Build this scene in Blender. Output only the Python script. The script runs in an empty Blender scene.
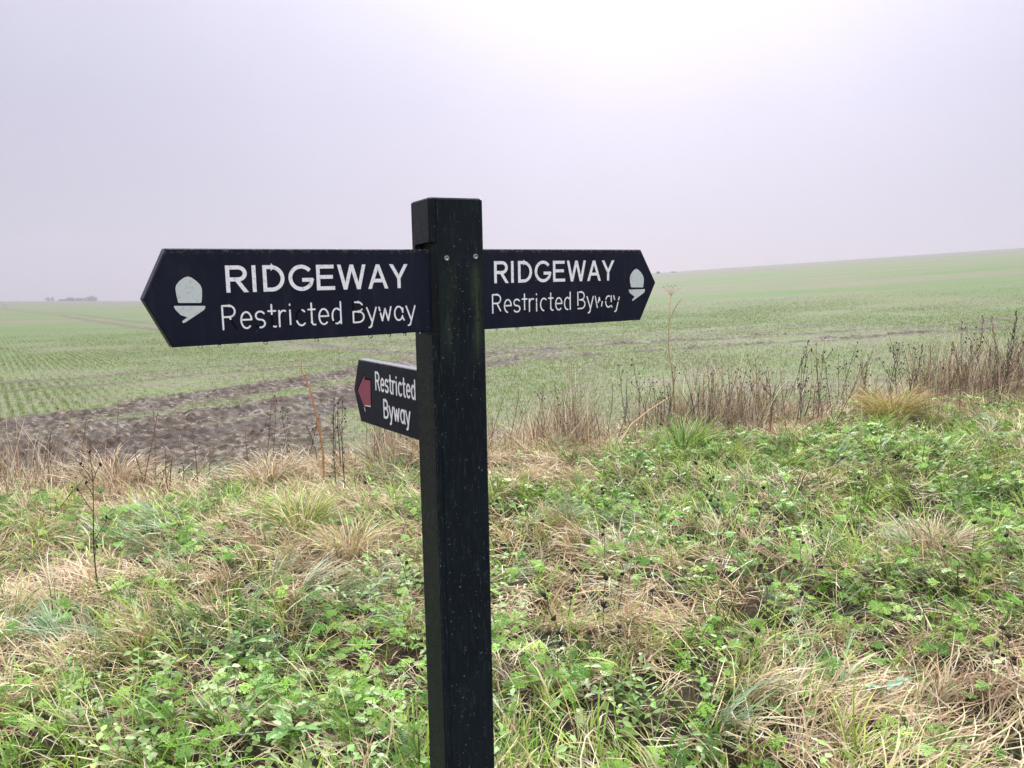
import bpy, math, random
import numpy as np
from mathutils import Matrix, Vector

random.seed(7)
rng = np.random.default_rng(11)
scene = bpy.context.scene
col = scene.collection
PI = math.pi

# ------------------------------------------------------------------ helpers
def tag(o, label=None, cat=None, group=None, kind=None):
    if label: o['label'] = label
    if cat: o['category'] = cat
    if group: o['group'] = group
    if kind: o['kind'] = kind
    return o

def link(name, me, mat=None, parent=None):
    o = bpy.data.objects.new(name, me)
    col.objects.link(o)
    if mat is not None: me.materials.append(mat)
    if parent is not None: o.parent = parent
    return o

def empty(name, loc=(0, 0, 0), rz=0.0):
    o = bpy.data.objects.new(name, None)
    o.empty_display_size = 0.1
    o.location = loc
    o.rotation_euler = (0, 0, rz)
    col.objects.link(o)
    return o

def mesh_np(name, V, F, C=None, attrs=None, smooth=False):
    """V (n,3), F list of (m,k) index arrays, C (n,3) point colours"""
    me = bpy.data.meshes.new(name)
    V = np.asarray(V, np.float32)
    me.vertices.add(len(V)); me.vertices.foreach_set('co', V.ravel())
    Fs = F if isinstance(F, (list, tuple)) else [F]
    loops = np.concatenate([f.ravel() for f in Fs]).astype(np.int32)
    sizes = np.concatenate([np.full(len(f), f.shape[1]) for f in Fs])
    starts = np.concatenate([[0], np.cumsum(sizes)[:-1]]).astype(np.int32)
    me.loops.add(len(loops)); me.loops.foreach_set('vertex_index', loops)
    me.polygons.add(len(starts)); me.polygons.foreach_set('loop_start', starts)
    if smooth: me.polygons.foreach_set('use_smooth', np.ones(len(starts), bool))
    if C is not None:
        a = me.color_attributes.new('col', 'FLOAT_COLOR', 'POINT')
        c4 = np.ones((len(V), 4), np.float32); c4[:, :3] = C
        a.data.foreach_set('color', c4.ravel())
    for k, v in (attrs or {}).items():
        a = me.attributes.new(k, 'FLOAT', 'POINT')
        a.data.foreach_set('value', np.asarray(v, np.float32))
    me.update(calc_edges=True)
    me.validate()
    return me

def h2(ix, iy, seed):
    n = (ix.astype(np.int64) * 374761393 + iy.astype(np.int64) * 668265263 + seed * 1442695041) & 0xffffffff
    n = ((n ^ (n >> 13)) * 1274126177) & 0xffffffff
    n = n ^ (n >> 16)
    return (n & 0xffff) / 65535.0

def vnoise(x, y, seed=0):
    x = np.asarray(x, float); y = np.asarray(y, float)
    ix = np.floor(x); iy = np.floor(y)
    fx = x - ix; fy = y - iy
    fx = fx * fx * (3 - 2 * fx); fy = fy * fy * (3 - 2 * fy)
    a = h2(ix, iy, seed); b = h2(ix + 1, iy, seed); c = h2(ix, iy + 1, seed); d = h2(ix + 1, iy + 1, seed)
    return (a * (1 - fx) + b * fx) * (1 - fy) + (c * (1 - fx) + d * fx) * fy

def fbm(x, y, seed=0, oct=4):
    s = 0; a = .5; t = 0
    for i in range(oct):
        s = s + a * vnoise(x * 2 ** i + 17.3 * i, y * 2 ** i - 9.1 * i, seed + i * 31); t += a; a *= .5
    return s / t

def sstep(a, b, x):
    t = np.clip((np.asarray(x, float) - a) / (b - a), 0, 1)
    return t * t * (3 - 2 * t)

# ------------------------------------------------------------------ materials
class NT:
    def __init__(s, name):
        s.m = bpy.data.materials.new(name); s.m.use_nodes = True
        s.t = s.m.node_tree; s.n = s.t.nodes; s.l = s.t.links
        s.b = s.n['Principled BSDF']; s.out = s.n['Material Output']
    def new(s, typ, **kw):
        n = s.n.new(typ)
        for k, v in kw.items():
            if hasattr(n, k): setattr(n, k, v)
            else: n.inputs[k].default_value = v
        return n
    def link(s, a, b): s.l.new(a, b)
    def noise(s, vec, scale, detail=4, rough=.55):
        n = s.new('ShaderNodeTexNoise'); n.inputs['Scale'].default_value = scale
        n.inputs['Detail'].default_value = detail; n.inputs['Roughness'].default_value = rough
        if vec is not None: s.link(vec, n.inputs['Vector'])
        return n.outputs['Fac']
    def ramp(s, fac, stops):
        r = s.new('ShaderNodeValToRGB'); e = r.color_ramp.elements
        e[0].position, e[0].color = stops[0][0], (*stops[0][1], 1)
        e[1].position, e[1].color = stops[-1][0], (*stops[-1][1], 1)
        for p, c in stops[1:-1]:
            x = e.new(p); x.color = (*c, 1)
        s.link(fac, r.inputs['Fac']); return r.outputs['Color']
    def mix(s, fac, a, b):
        m = s.new('ShaderNodeMix'); m.data_type = 'RGBA'
        for v, i in ((fac, 0), (a, 6), (b, 7)):
            if hasattr(v, 'links'): s.link(v, m.inputs[i])
            elif i == 0: m.inputs[0].default_value = v
            else: m.inputs[i].default_value = (*v, 1)
        return m.outputs[2]
    def math(s, op, a, b=None, clamp=False):
        m = s.new('ShaderNodeMath'); m.operation = op; m.use_clamp = clamp
        for v, i in ((a, 0), (b, 1)):
            if v is None: continue
            if hasattr(v, 'links'): s.link(v, m.inputs[i])
            else: m.inputs[i].default_value = v
        return m.outputs[0]
    def maprange(s, v, a, b, c=0, d=1):
        m = s.new('ShaderNodeMapRange'); s.link(v, m.inputs[0])
        for i, q in enumerate((a, b, c, d)): m.inputs[i + 1].default_value = q
        return m.outputs[0]
    def attr(s, name):
        a = s.new('ShaderNodeAttribute'); a.attribute_name = name; return a
    def bump(s, h, strength, dist):
        b = s.new('ShaderNodeBump'); b.inputs['Strength'].default_value = strength; b.inputs['Distance'].default_value = dist
        s.link(h, b.inputs['Height']); s.link(b.outputs[0], s.b.inputs['Normal'])
    def coord(s, which='Object'):
        return s.new('ShaderNodeTexCoord').outputs[which]
    def base(s, v):
        if hasattr(v, 'links'): s.link(v, s.b.inputs['Base Color'])
        else: s.b.inputs['Base Color'].default_value = (*v, 1)

def simple(name, c, rough=.6, spec=.3, var=.25, scale=60):
    m = NT(name)
    f = m.noise(m.coord(), scale)
    m.base(m.ramp(f, [(.3, tuple(x * (1 - var) for x in c)), (.7, tuple(min(1, x * (1 + var)) for x in c))]))
    m.b.inputs['Roughness'].default_value = rough
    m.b.inputs['Specular IOR Level'].default_value = spec
    return m.m

def leafmat(name, transl=.35, rough=.5, spec=.35):
    m = NT(name)
    a = m.attr('col')
    m.link(a.outputs['Color'], m.b.inputs['Base Color'])
    m.b.inputs['Roughness'].default_value = rough
    m.b.inputs['Specular IOR Level'].default_value = spec
    tr = m.new('ShaderNodeBsdfTranslucent'); m.link(a.outputs['Color'], tr.inputs['Color'])
    mx = m.new('ShaderNodeMixShader'); mx.inputs[0].default_value = transl
    m.link(m.b.outputs[0], mx.inputs[1]); m.link(tr.outputs[0], mx.inputs[2])
    m.link(mx.outputs[0], m.out.inputs['Surface'])
    return m.m

M_grass = leafmat('grass_blades', .15, .40, .17)
M_leaf = leafmat('herb_leaves', .15, .36, .20)
M_crop = leafmat('crop_blades', .35, .6, .2)
M_dark = simple('dead_stem_dark', (.062, .043, .034), .8, .15)
M_brown = simple('dead_stem_brown', (.14, .085, .055), .8, .15)
M_tan = simple('dead_stem_tan', (.36, .24, .14), .8, .15)
M_orange = simple('dead_stem_orange', (.34, .15, .06), .8, .15)
M_head = simple('seed_head_black', (.026, .021, .020), .9, .1)
M_wood = simple('far_branches', (.05, .045, .04), .9, .1)

def paint_board():
    m = NT('board_paint'); co = m.coord()
    big = m.noise(co, 9, 5); fine = m.noise(co, 260, 3); sp = m.noise(co, 75, 2, .4)
    c = m.ramp(big, [(.3, (.0062, .0084, .0185)), (.7, (.0090, .0118, .0240))])
    c = m.mix(m.maprange(sp, .735, .77), c, (.09, .09, .095))          # scuffs and droppings
    st = m.new('ShaderNodeMapping'); st.inputs['Scale'].default_value = (1, 1, .15); m.link(co, st.inputs[0])
    run = m.noise(st.outputs[0], 70, 3)
    c = m.mix(m.maprange(run, .52, .75, 0, .55), c, (.020, .024, .032))    # dried water runs
    sz = m.new('ShaderNodeSeparateXYZ'); m.link(co, sz.inputs[0])
    edge = m.math('MULTIPLY', m.maprange(sz.outputs[2], -.010, -.001), m.maprange(m.noise(co, 130, 3), .52, .62))
    c = m.mix(m.math('MULTIPLY', edge, .8), c, (.085, .080, .060))          # worn top edge
    scr = m.new('ShaderNodeMapping'); scr.inputs['Scale'].default_value = (.12, 1, 1); scr.inputs['Rotation'].default_value = (0, .25, 0); m.link(co, scr.inputs[0])
    c = m.mix(m.maprange(m.noise(scr.outputs[0], 190, 2), .70, .76, 0, .5), c, (.05, .055, .062))
    m.base(c)
    up = m.new('ShaderNodeSeparateXYZ'); m.link(m.new('ShaderNodeNewGeometry').outputs['True Normal'], up.inputs[0])
    wet = m.maprange(up.outputs[2], .5, .9)                            # rain lies on the upper edges
    dry = m.maprange(big, .3, .7, .34, .48)
    rg = m.new('ShaderNodeMix'); m.link(wet, rg.inputs[0]); m.link(dry, rg.inputs[2]); rg.inputs[3].default_value = .1
    m.link(rg.outputs[0], m.b.inputs['Roughness'])
    m.b.inputs['Specular IOR Level'].default_value = .13
    m.link(wet, m.b.inputs['Coat Weight']); m.b.inputs['Coat Roughness'].default_value = .05
    m.bump(fine, .2, .0008)
    return m.m
def paint_post():
    m = NT('post_paint'); co = m.coord()
    mp = m.new('ShaderNodeMapping'); mp.inputs['Scale'].default_value = (1, 1, .12); m.link(co, mp.inputs['Vector'])
    grain = m.noise(mp.outputs[0], 210, 4); big = m.noise(co, 7, 4); sp = m.noise(co, 170, 2, .5); fine = m.noise(co, 320, 3)
    c = m.ramp(big, [(.3, (.0055, .0088, .0122)), (.7, (.0090, .0135, .0172))])
    # green algae in streaks below the screws
    sx = m.new('ShaderNodeSeparateXYZ'); m.link(co, sx.inputs[0])
    def band(x0, w):
        d = m.math('ABSOLUTE', m.math('SUBTRACT', sx.outputs[0], x0))
        return m.maprange(d, 0, w, 1, 0)
    st = m.math('MAXIMUM', band(.036, .016), m.math('MULTIPLY', band(-.019, .02), .6))
    vert = m.math('MULTIPLY', m.maprange(sx.outputs[2], ZB - .31, ZB - .25), m.maprange(sx.outputs[2], ZB - .13, ZB - .105, 1, 0))
    al = m.math('MULTIPLY', m.math('MULTIPLY', st, vert), m.maprange(m.noise(mp.outputs[0], 90, 4), .35, .62))
    c = m.mix(m.math('MULTIPLY', al, .8), c, (.042, .062, .030))
    c = m.mix(m.maprange(grain, .52, .72, 0, .6), c, (.018, .026, .030))      # grain standing through thin paint
    c = m.mix(m.maprange(m.noise(mp.outputs[0], 420, 3), .66, .72, 0, .8), c, (.060, .075, .080))
    c = m.mix(m.maprange(sp, .69, .73), c, (.085, .10, .10))           # pale lichen specks
    m.base(c)
    m.link(m.maprange(fine, .3, .7, .38, .62), m.b.inputs['Roughness'])
    m.b.inputs['Specular IOR Level'].default_value = .07
    m.bump(m.math('ADD', m.math('MULTIPLY', grain, .6), m.math('MULTIPLY', fine, .5)), .55, .0016)
    return m.m
def paint_white(name, base=(.74, .75, .77), dirt=(.50, .51, .52), chip=.70):
    m = NT(name); co = m.coord()
    n1 = m.noise(co, 160, 4); n2 = m.noise(co, 420, 3)
    c = m.ramp(n1, [(.3, dirt), (.48, base), (1, base)])
    c = m.mix(m.maprange(n2, chip, chip + .04), c, (.03, .03, .035))
    m.base(c); m.b.inputs['Roughness'].default_value = .7; m.b.inputs['Specular IOR Level'].default_value = .2
    m.bump(n2, .3, .0006)
    return m.m
M_white = paint_white('letter_white')
M_acorn = paint_white('acorn_pale', (.50, .55, .54), (.38, .43, .41), .71)
M_red = paint_white('arrow_red', (.235, .066, .090), (.19, .055, .075), .75)
M_groove = simple('routed_groove', (.004, .004, .005), .8, .1)
M_black = M_groove

def metal(name, c, rough):
    m = NT(name); m.base(m.ramp(m.noise(m.coord(), 700), [(.35, tuple(x * .6 for x in c)), (.65, c)]))
    m.b.inputs['Metallic'].default_value = .7; m.b.inputs['Roughness'].default_value = rough; return m.m
M_screw = metal('screw_zinc', (.33, .34, .34), .45)
M_rust = metal('screw_rust', (.045, .030, .022), .8)
md = NT('water'); md.b.inputs['Transmission Weight'].default_value = 1; md.b.inputs['IOR'].default_value = 1.33
md.b.inputs['Roughness'].default_value = .02; md.base((.95, .97, 1)); M_water = md.m

# ------------------------------------------------------------------ the land
CH = 1.5
BX = [-30, -12, -8, -4.39, -2.69, -1.86, -.85, -.12, .88, 1.93, 3.70, 6.16, 12, 30]
BY = [12, 8.6, 7.5, 6.66, 6.30, 6.84, 7.20, 7.62, 7.78, 8.03, 8.58, 9.46, 11.8, 19]
def border(x): return np.interp(x, BX, BY)
def base_h(x, y):
    r = np.hypot(x, y)
    h = np.log1p(np.exp(np.clip(.069 * x + .0222 * y, -30, 80))) - math.log(2)
    h = h + .25 * (fbm(x / 60, y / 60, 5, 3) - .5) * sstep(20, 120, r)
    return h - np.maximum(r - 470, 0) ** 2 * 2.6e-4
def verge_mask(x, y):
    n = (fbm(x * 1.6, y * 1.6, 40, 3) - .5) * .7
    return sstep(.25, -.25, y - border(x) + n)
def seg_dist(x, y, pts):
    d = np.full(np.shape(x), 1e9); sgn = np.zeros(np.shape(x))
    for (ax, ay), (bx, by) in zip(pts[:-1], pts[1:]):
        ux, uy = bx - ax, by - ay; L2 = ux * ux + uy * uy
        t = np.clip(((x - ax) * ux + (y - ay) * uy) / L2, 0, 1)
        px, py = x - ax - t * ux, y - ay - t * uy
        q = np.hypot(px, py); s = np.sign(ux * py - uy * px)
        m = q < d; sgn = np.where(m, s, sgn); d = np.where(m, q, d)
    return d, sgn
HEAD = [(-12, 4.5), (-7.2, 7.4), (-5.74, 8.77), (-5.08, 9.66), (-4.31, 10.86), (-3.32, 12.33), (-1.9, 15.0), (-.48, 17.0), (2.02, 18.21), (6.86, 18.9), (12.8, 20.0), (40, 26), (90, 37)]
INNER = [(-7, 5.4), (-4.9, 7.0), (-3.78, 8.17), (-2.9, 9.3), (-2.34, 10.7), (-1.43, 12.4), (-.8, 13.6)]
FAR = [(-250, 390), (-91.9, 142.9), (-48.4, 87.1), (-21, 46.2), (-10.4, 31.4), (-5.7, 25), (-2.3, 20.2), (0, 18)]
MID = [(-30, 6), (-14, 12), (-7.88, 15.07), (-6.5, 16.5), (-3.8, 17.7), (-2.3, 18.9), (1, 20.8), (8, 23)]
def mud_fields(x, y):
    """mud 0..1 and rut depth"""
    n = fbm(x * 1.1, y * 1.1, 60, 4) - .5
    n2 = fbm(x * 3.7, y * 3.7, 63, 3) - .5
    mud = np.zeros(np.shape(x)); rut = np.zeros(np.shape(x))
    dH, sH = seg_dist(x, y, HEAD); dI, _ = seg_dist(x, y, INNER)
    wl = sstep(1.5, -3, x)                               # the headland churns to a broad smear on the left
    w = .22 + .50 * wl
    for off in (-.95, .95):
        q = np.abs(dH * sH - off) if True else dH
        mud = np.maximum(mud, sstep(w + .22, w * .55, q + n * .55 + n2 * .55) * (.95 + .05 * wl))
        rut = np.maximum(rut, sstep(.34, .08, q))
    mud = np.maximum(mud, sstep(.62, .25, dI + n * .6 + n2 * .3))
    rut = np.maximum(rut, sstep(.34, .08, np.abs(dI - .2)))
    blob = np.hypot((x + 4.2) / 2.2, (y - 7.9) / 1.5)
    mud = np.maximum(mud, sstep(1.25, .8, blob + n * .5))
    blob = np.hypot((x + 2.9) / 1.2, (y - 8.2) / 1.6)
    mud = np.maximum(mud, .9 * sstep(1.25, .8, blob + n * .5))
    blob = np.hypot((x + 5.4) / 2.0, (y - 8.6) / 1.3)
    mud = np.maximum(mud, .95 * sstep(1.2, .75, blob + n * .5))
    for pts, g, k in ((FAR, .95, .75), (MID, .8, .5)):
        d, s = seg_dist(x, y, pts)
        for off in (-g, g):
            q = np.abs(d * s - off)
            mud = np.maximum(mud, k * sstep(.55, .2, q + n * .4 + n2 * .2))
            rut = np.maximum(rut, .6 * sstep(.34, .08, q))
    # bare scraps along the edge of the sown ground
    e = y - border(x)
    mud = np.maximum(mud, .65 * sstep(1.2, .3, e + n * 2.2) * sstep(-.3, .2, e))
    return np.clip(mud, 0, 1), rut
def ground(x, y, detail=True):
    x = np.asarray(x, float); y = np.asarray(y, float)
    h = base_h(x, y); v = verge_mask(x, y)
    r = np.hypot(x, y)
    h = h + v * ((fbm(x * 1.3, y * 1.3, 80, 3) - .5) * .18 + (fbm(x * 4, y * 4, 83, 2) - .5) * .13) * sstep(40, 15, r)
    if detail:
        mud, rut = mud_fields(x, y)
        f = (1 - v) * sstep(60, 25, r)
        h = h - rut * .06 * f + mud * f * ((fbm(x * 3.2, y * 3.2, 90, 2) - .5) * .05 + (1 - 2 * np.abs(fbm(x * 7, y * 7, 92, 2) - .5)) * .06 + (vnoise(x * 15, y * 13, 95) - .5) * .055 + (vnoise(x * 31, y * 29, 96) - .5) * .03)
        h = h + f * (1 - mud) * (fbm(x * 6, y * 6, 97, 2) - .5) * .025
    return h
def G1(x, y): return float(ground(np.array([x]), np.array([y]))[0])

az = np.concatenate([np.arange(-50, 50, .14), np.arange(50, 310, 2.6)])
az = np.radians(az)
rr = np.concatenate([[0.15, .5], np.exp(np.linspace(math.log(.9), math.log(6.2), 130))[:-1], np.exp(np.linspace(math.log(6.2), math.log(22), 330))[:-1], np.exp(np.linspace(math.log(22), math.log(620), 240))])
R_, A_ = np.meshgrid(rr, az, indexing='ij')
X = R_ * np.sin(A_); Y = R_ * np.cos(A_)
mud, rut = mud_fields(X, Y); ver = verge_mask(X, Y)
Z = ground(X, Y)
nr, na = X.shape
idx = np.arange(nr * na).reshape(nr, na)
nx = np.roll(idx, -1, 1)
F = np.stack([idx[:-1].ravel(), idx[1:].ravel(), nx[1:].ravel(), nx[:-1].ravel()], 1)[:, ::-1]
V = np.stack([X.ravel(), Y.ravel(), Z.ravel()], 1)
V = np.vstack([V, [[0, 0, float(base_h(np.array(0.), np.array(0.)))]]])
fan = np.stack([np.full(na, nr * na), nx[0], idx[0]], 1)
lod = sstep(12, 46, np.hypot(X, Y)).ravel()
me = mesh_np('field', V, [F, fan[:, ::-1]], attrs={'mud': np.append(mud.ravel(), 0), 'verge': np.append(ver.ravel(), 1), 'lod': np.append(lod, 0), 'rut': np.append(rut.ravel(), 0)}, smooth=True)

def field_mat():
    m = NT('field_soil'); geo = m.new('ShaderNodeNewGeometry'); co = geo.outputs['Position']
    mud = m.attr('mud').outputs['Fac']; ver = m.attr('verge').outputs['Fac']; lod = m.attr('lod').outputs['Fac']
    nb = m.noise(co, .09, 5); nm = m.noise(co, 1.1, 5); nf = m.noise(co, 11, 5); nv = m.noise(co, 34, 4)
    soil = m.ramp(nf, [(.28, (.085, .072, .054)), (.5, (.135, .116, .088)), (.68, (.20, .177, .14))])
    # the sown rows: a wave across the drill direction
    rot = m.new('ShaderNodeMapping'); rot.inputs['Rotation'].default_value = (0, 0, math.radians(-33.8)); m.link(co, rot.inputs[0])
    green = m.ramp(nb, [(.32, (.078, .124, .038)), (.5, (.068, .124, .034)), (.66, (.098, .122, .046))])
    st = m.new('ShaderNodeMapping'); st.inputs['Scale'].default_value = (.05, .35, 1); st.inputs['Rotation'].default_value = (0, 0, math.radians(-8)); m.link(co, st.inputs[0])
    strip = m.noise(st.outputs[0], .35, 4)
    green = m.mix(m.maprange(strip, .42, .66), green, (.122, .120, .076))
    near = m.mix(m.maprange(nm, .38, .62, .12, .5), soil, (.095, .170, .036))
    sy = m.new('ShaderNodeSeparateXYZ'); m.link(co, sy.inputs[0])
    green = m.mix(m.math('MULTIPLY', m.maprange(m.math('ADD', sy.outputs[1], m.math('MULTIPLY', nb, 60)), 190, 270), .85), green, (.098, .094, .072))   # thinner drilling up the hill
    field = m.mix(lod, near, m.mix(m.maprange(nm, .45, .75, 0, .35), green, soil))
    mudc = m.ramp(nf, [(.3, (.024, .017, .012)), (.45, (.054, .040, .029)), (.57, (.098, .077, .060)), (.7, (.235, .20, .175))])  # clod highlights and shaded hollows put into the mud colour by noise
    mudc = m.mix(m.maprange(nv, .66, .71), mudc, (.46, .44, .43))     # flint and chalk crumbs, with glints of wet mud put into the colour
    mudc = m.mix(m.math('MULTIPLY', m.attr('rut').outputs['Fac'], .6), mudc, (.055, .043, .040))   # wet wheel ruts
    c = m.mix(mud, field, mudc)
    turf = m.ramp(nf, [(.3, (.014, .012, .007)), (.5, (.030, .025, .014)), (.72, (.09, .068, .040))])  # ground colour darkened to paint in the shade of gaps between blades
    c = m.mix(ver, c, turf)
    m.base(c)
    wet = m.math('MULTIPLY', mud, m.maprange(nm, .4, .65))
    m.link(m.maprange(wet, 0, 1, .9, .6), m.b.inputs['Roughness'])
    m.b.inputs['Specular IOR Level'].default_value = .18
    m.bump(m.math('ADD', m.math('MULTIPLY', nf, .7), m.math('MULTIPLY', nv, .3)), .7, .05)
    return m.m
o = link('field', me, field_mat())
tag(o, 'sown green field with muddy headland rising to a misty skyline', 'field', kind='structure')

# ------------------------------------------------------------------ fingerpost
# post frame: u runs along the broad face, w away from the viewer, k up the leaning post
phi, s = .4326, .1024
k = Vector((-.0174, -.0276, 1)).normalized()
u = Vector((math.cos(phi), math.sin(phi), 0)); u = (u - k * u.dot(k)).normalized()
w = k.cross(u)
corner = Vector((-.1463, 1.4127, 1.6736))
ZB = 1.80
origin = corner + u * (s / 2) + w * (s / 2) - k * ZB
post_root = empty('fingerpost')
Mx = Matrix((u, w, k)).transposed().to_4x4(); Mx.translation = origin
post_root.matrix_world = Mx
tag(post_root, 'black wooden fingerpost with three pointing boards standing in the grass verge', 'signpost')
def L3(a, b, c): return (a - s / 2, b - s / 2, c + ZB)          # corner coordinates to the post's own

def prism_stack(levels):
    """levels: list of (c, profile) with equal point counts; closed top and bottom"""
    V = []; F = []
    n = len(levels[0][1])
    for c, pr in levels:
        V += [L3(a, b, c) for a, b in pr]
    for i in range(len(levels) - 1):
        for j in range(n):
            a0, b0 = i * n + j, i * n + (j + 1) % n
            F.append((a0, b0, b0 + n, a0 + n))
    F.append(tuple(range(n))[::-1]); F.append(tuple(range((len(levels) - 1) * n, len(levels) * n)))
    me = bpy.data.meshes.new('post'); me.from_pydata(V, [], F); me.update(); return me
ch = .0025
def prof(ins=0.0, notch=False):
    i = ins
    p = [(s - ch - i, i), (s - i, ch + i), (s - i, s - ch - i), (s - ch - i, s - i), (ch + i, s - i), (i, s - ch - i)]
    if notch: p += [(0, .084), (.013, .0835), (.013, .0008), (.0132, .0004), (.0134, 0)]
    else: p += [(i, .0045 + i * .5), (.0028 + i, .003 + i), (.0045 + i, i), (.0106 + i, i), (.0117 + i, .0016 + i)]
    p += [(.0135, 0 + i)] if not notch else [(.0136, 0)]
    return p
t1 = .0897; nz0, nz1 = -t1 + .011, -t1 - .1465 - .004
me = prism_stack([(-ZB, prof()), (nz1 - .0015, prof()), (nz1, prof(0, True)), (nz0, prof(0, True)), (nz0 + .0015, prof()), (-.003, prof()), (0, prof(.003))])
post = link('post', me, paint_post(), post_root)

def lathe(pr, n=14):
    V = []; F = []
    for r, z in pr:
        for i in range(n):
            a = 2 * PI * i / n; V.append((r * math.cos(a), r * math.sin(a), z))
    for j in range(len(pr) - 1):
        for i in range(n):
            F.append((j * n + i, j * n + (i + 1) % n, (j + 1) * n + (i + 1) % n, (j + 1) * n + i))
    F.append(tuple(range((len(pr) - 1) * n, len(pr) * n)))
    return V, F
def mk_lathe(name, pr, n=14):
    V, F = lathe(pr, n); me = bpy.data.meshes.new(name); me.from_pydata(V, [], F)
    me.polygons.foreach_set('use_smooth', [True] * len(F)); me.update(); return me
ring = mk_lathe('screw', [(.0048, 0), (.0048, .0009), (.0041, .0014), (.0026, .0011), (.0020, .0002), (.0004, .0001)])
disc = mk_lathe('screw', [(.0036, 0), (.0034, .0006), (.0022, .0009), (.0010, .0004), (.0003, .0003)])
ring.materials.append(M_screw); disc.materials.append(M_rust)
for (a, c, me, lb) in ((.031, -.106, ring, None), (.0865, -.1035, ring, None), (.036, -.217, disc, 'rusty screw head'), (.090, -.217, disc, 'rusty screw head'),
                       (.041, -.157, disc, None), (.031, -.176, disc, None), (.036, -.200, disc, None), (.0935, -.197, disc, None), (.032, -.126, disc, None)):
    q = link('screw', me, None, post); q.location = L3(a, -.0001, c); q.rotation_euler = (PI / 2, 0, 0)
    if lb: q['label'] = lb

RD = random.Random(8)
drop0 = mk_lathe('water_drop', [(.0004, .0016), (.0011, .0009), (.0013, 0), (.0011, -.0009), (.0003, -.0016)], 10); drop0.materials.append(md.m)
for i in range(34):                                             # beads of rain down the corner groove
    c = -.26 - .62 * i / 34 + RD.uniform(-.008, .008)
    q = link('water_drop', drop0, None, post); q.location = L3(.0028, .0030, c); e = RD.uniform(.8, 1.5); q.scale = (e, e, e * RD.uniform(1, 1.8))

# --- stroke lettering -------------------------------------------------
def arc(cx, cy, rx, ry, a0, a1, n=14):
    return [(cx + rx * math.cos(math.radians(a0 + (a1 - a0) * i / n)), cy + ry * math.sin(math.radians(a0 + (a1 - a0) * i / n))) for i in range(n + 1)]
X_ = .70
# routed lower case and capitals: strokes as centre lines
ROUTED = {
    'R': (.60, [[(0, 0), (0, 1)], [(0, 1), (.27, 1)] + arc(.27, .76, .24, .24, 90, -90) + [(0, .52)], [(.27, .52), (.55, 0)]]),
    'B': (.56, [[(0, 0), (0, 1)], [(0, 1), (.24, 1)] + arc(.24, .765, .22, .235, 90, -90) + [(0, .53)], [(.24, .53)] + arc(.24, .265, .27, .265, 90, -90) + [(0, 0)]]),
    'e': (.52, [[(.03, .37), (.47, .37)] + arc(.26, .35, .22, .35, 5, 310, 20)]),
    's': (.46, [arc(.22, .52, .19, .18, 30, 250, 14) + arc(.21, .175, .2, .175, 80, -150, 14)]),
    't': (.34, [[(.15, .98), (.15, .14)] + arc(.27, .14, .12, .14, 180, 290, 6), [(0, X_), (.31, X_)]]),
    'r': (.34, [[(.02, 0), (.02, X_)], [(.02, .42)] + arc(.22, .45, .19, .25, 170, 65, 8)]),
    'i': (.18, [[(.05, 0), (.05, X_)], [(.05, .93), (.05, .97)]]),
    'c': (.47, [arc(.26, .35, .23, .35, 50, 310, 20)]),
    'd': (.52, [[(.44, 1), (.44, 0)], arc(.24, .35, .21, .35, 18, 342, 22)]),
    'y': (.50, [[(.0, X_), (.23, .03)], [(.46, X_), (.2, -.2)] + arc(.1, -.2, .1, .09, 0, -100, 6)]),
    'w': (.66, [[(0, X_), (.15, .02)], [(.15, .02), (.3, .62)], [(.3, .62), (.45, .02)], [(.45, .02), (.6, X_)]]),
    'a': (.52, [arc(.23, .35, .21, .35, 22, 338, 22), [(.44, X_), (.44, .1), (.5, 0)]]),
    ' ': (.25, []),
}
SW = .168       # capital stroke against cap height
def par(x0, x1, y0=0., y1=1.): return ('par', x0, x1, y0, y1)
CAPS = {
    'R': (.76, [[(.085, 0), (.085, 1)], [(.1, .925), (.38, .925)] + arc(.40, .705, .20, .22, 90, -90) + [(.1, .485)], par(.62, .33, 0, .50)]),
    'I': (.30, [[(.085, 0), (.085, 1)]]),
    'D': (.80, [[(.085, 0), (.085, 1)], [(.1, .925), (.29, .925)] + arc(.29, .5, .35, .425, 90, -90, 18) + [(.1, .075)]]),
    'G': (.86, [arc(.42, .5, .36, .435, 40, 350, 26)[:-1] + [(.745, .33), (.745, .44)], [(.44, .42), (.80, .42)]]),
    'E': (.70, [[(.085, 0), (.085, 1)], [(.1, .925), (.62, .925)], [(.1, .52), (.58, .52)], [(.1, .075), (.64, .075)]]),
    'W': (1.04, [par(.27, .07), par(.27, .505), par(.74, .505), par(.74, .945)]),
    'A': (.76, [par(.07, .375), par(.68, .375), [(.2, .335), (.55, .335)]]),
    'Y': (.76, [par(.36, .08, .42, 1), par(.36, .64, .42, 1), [(.36, 0), (.36, .46)]]),
}
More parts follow.
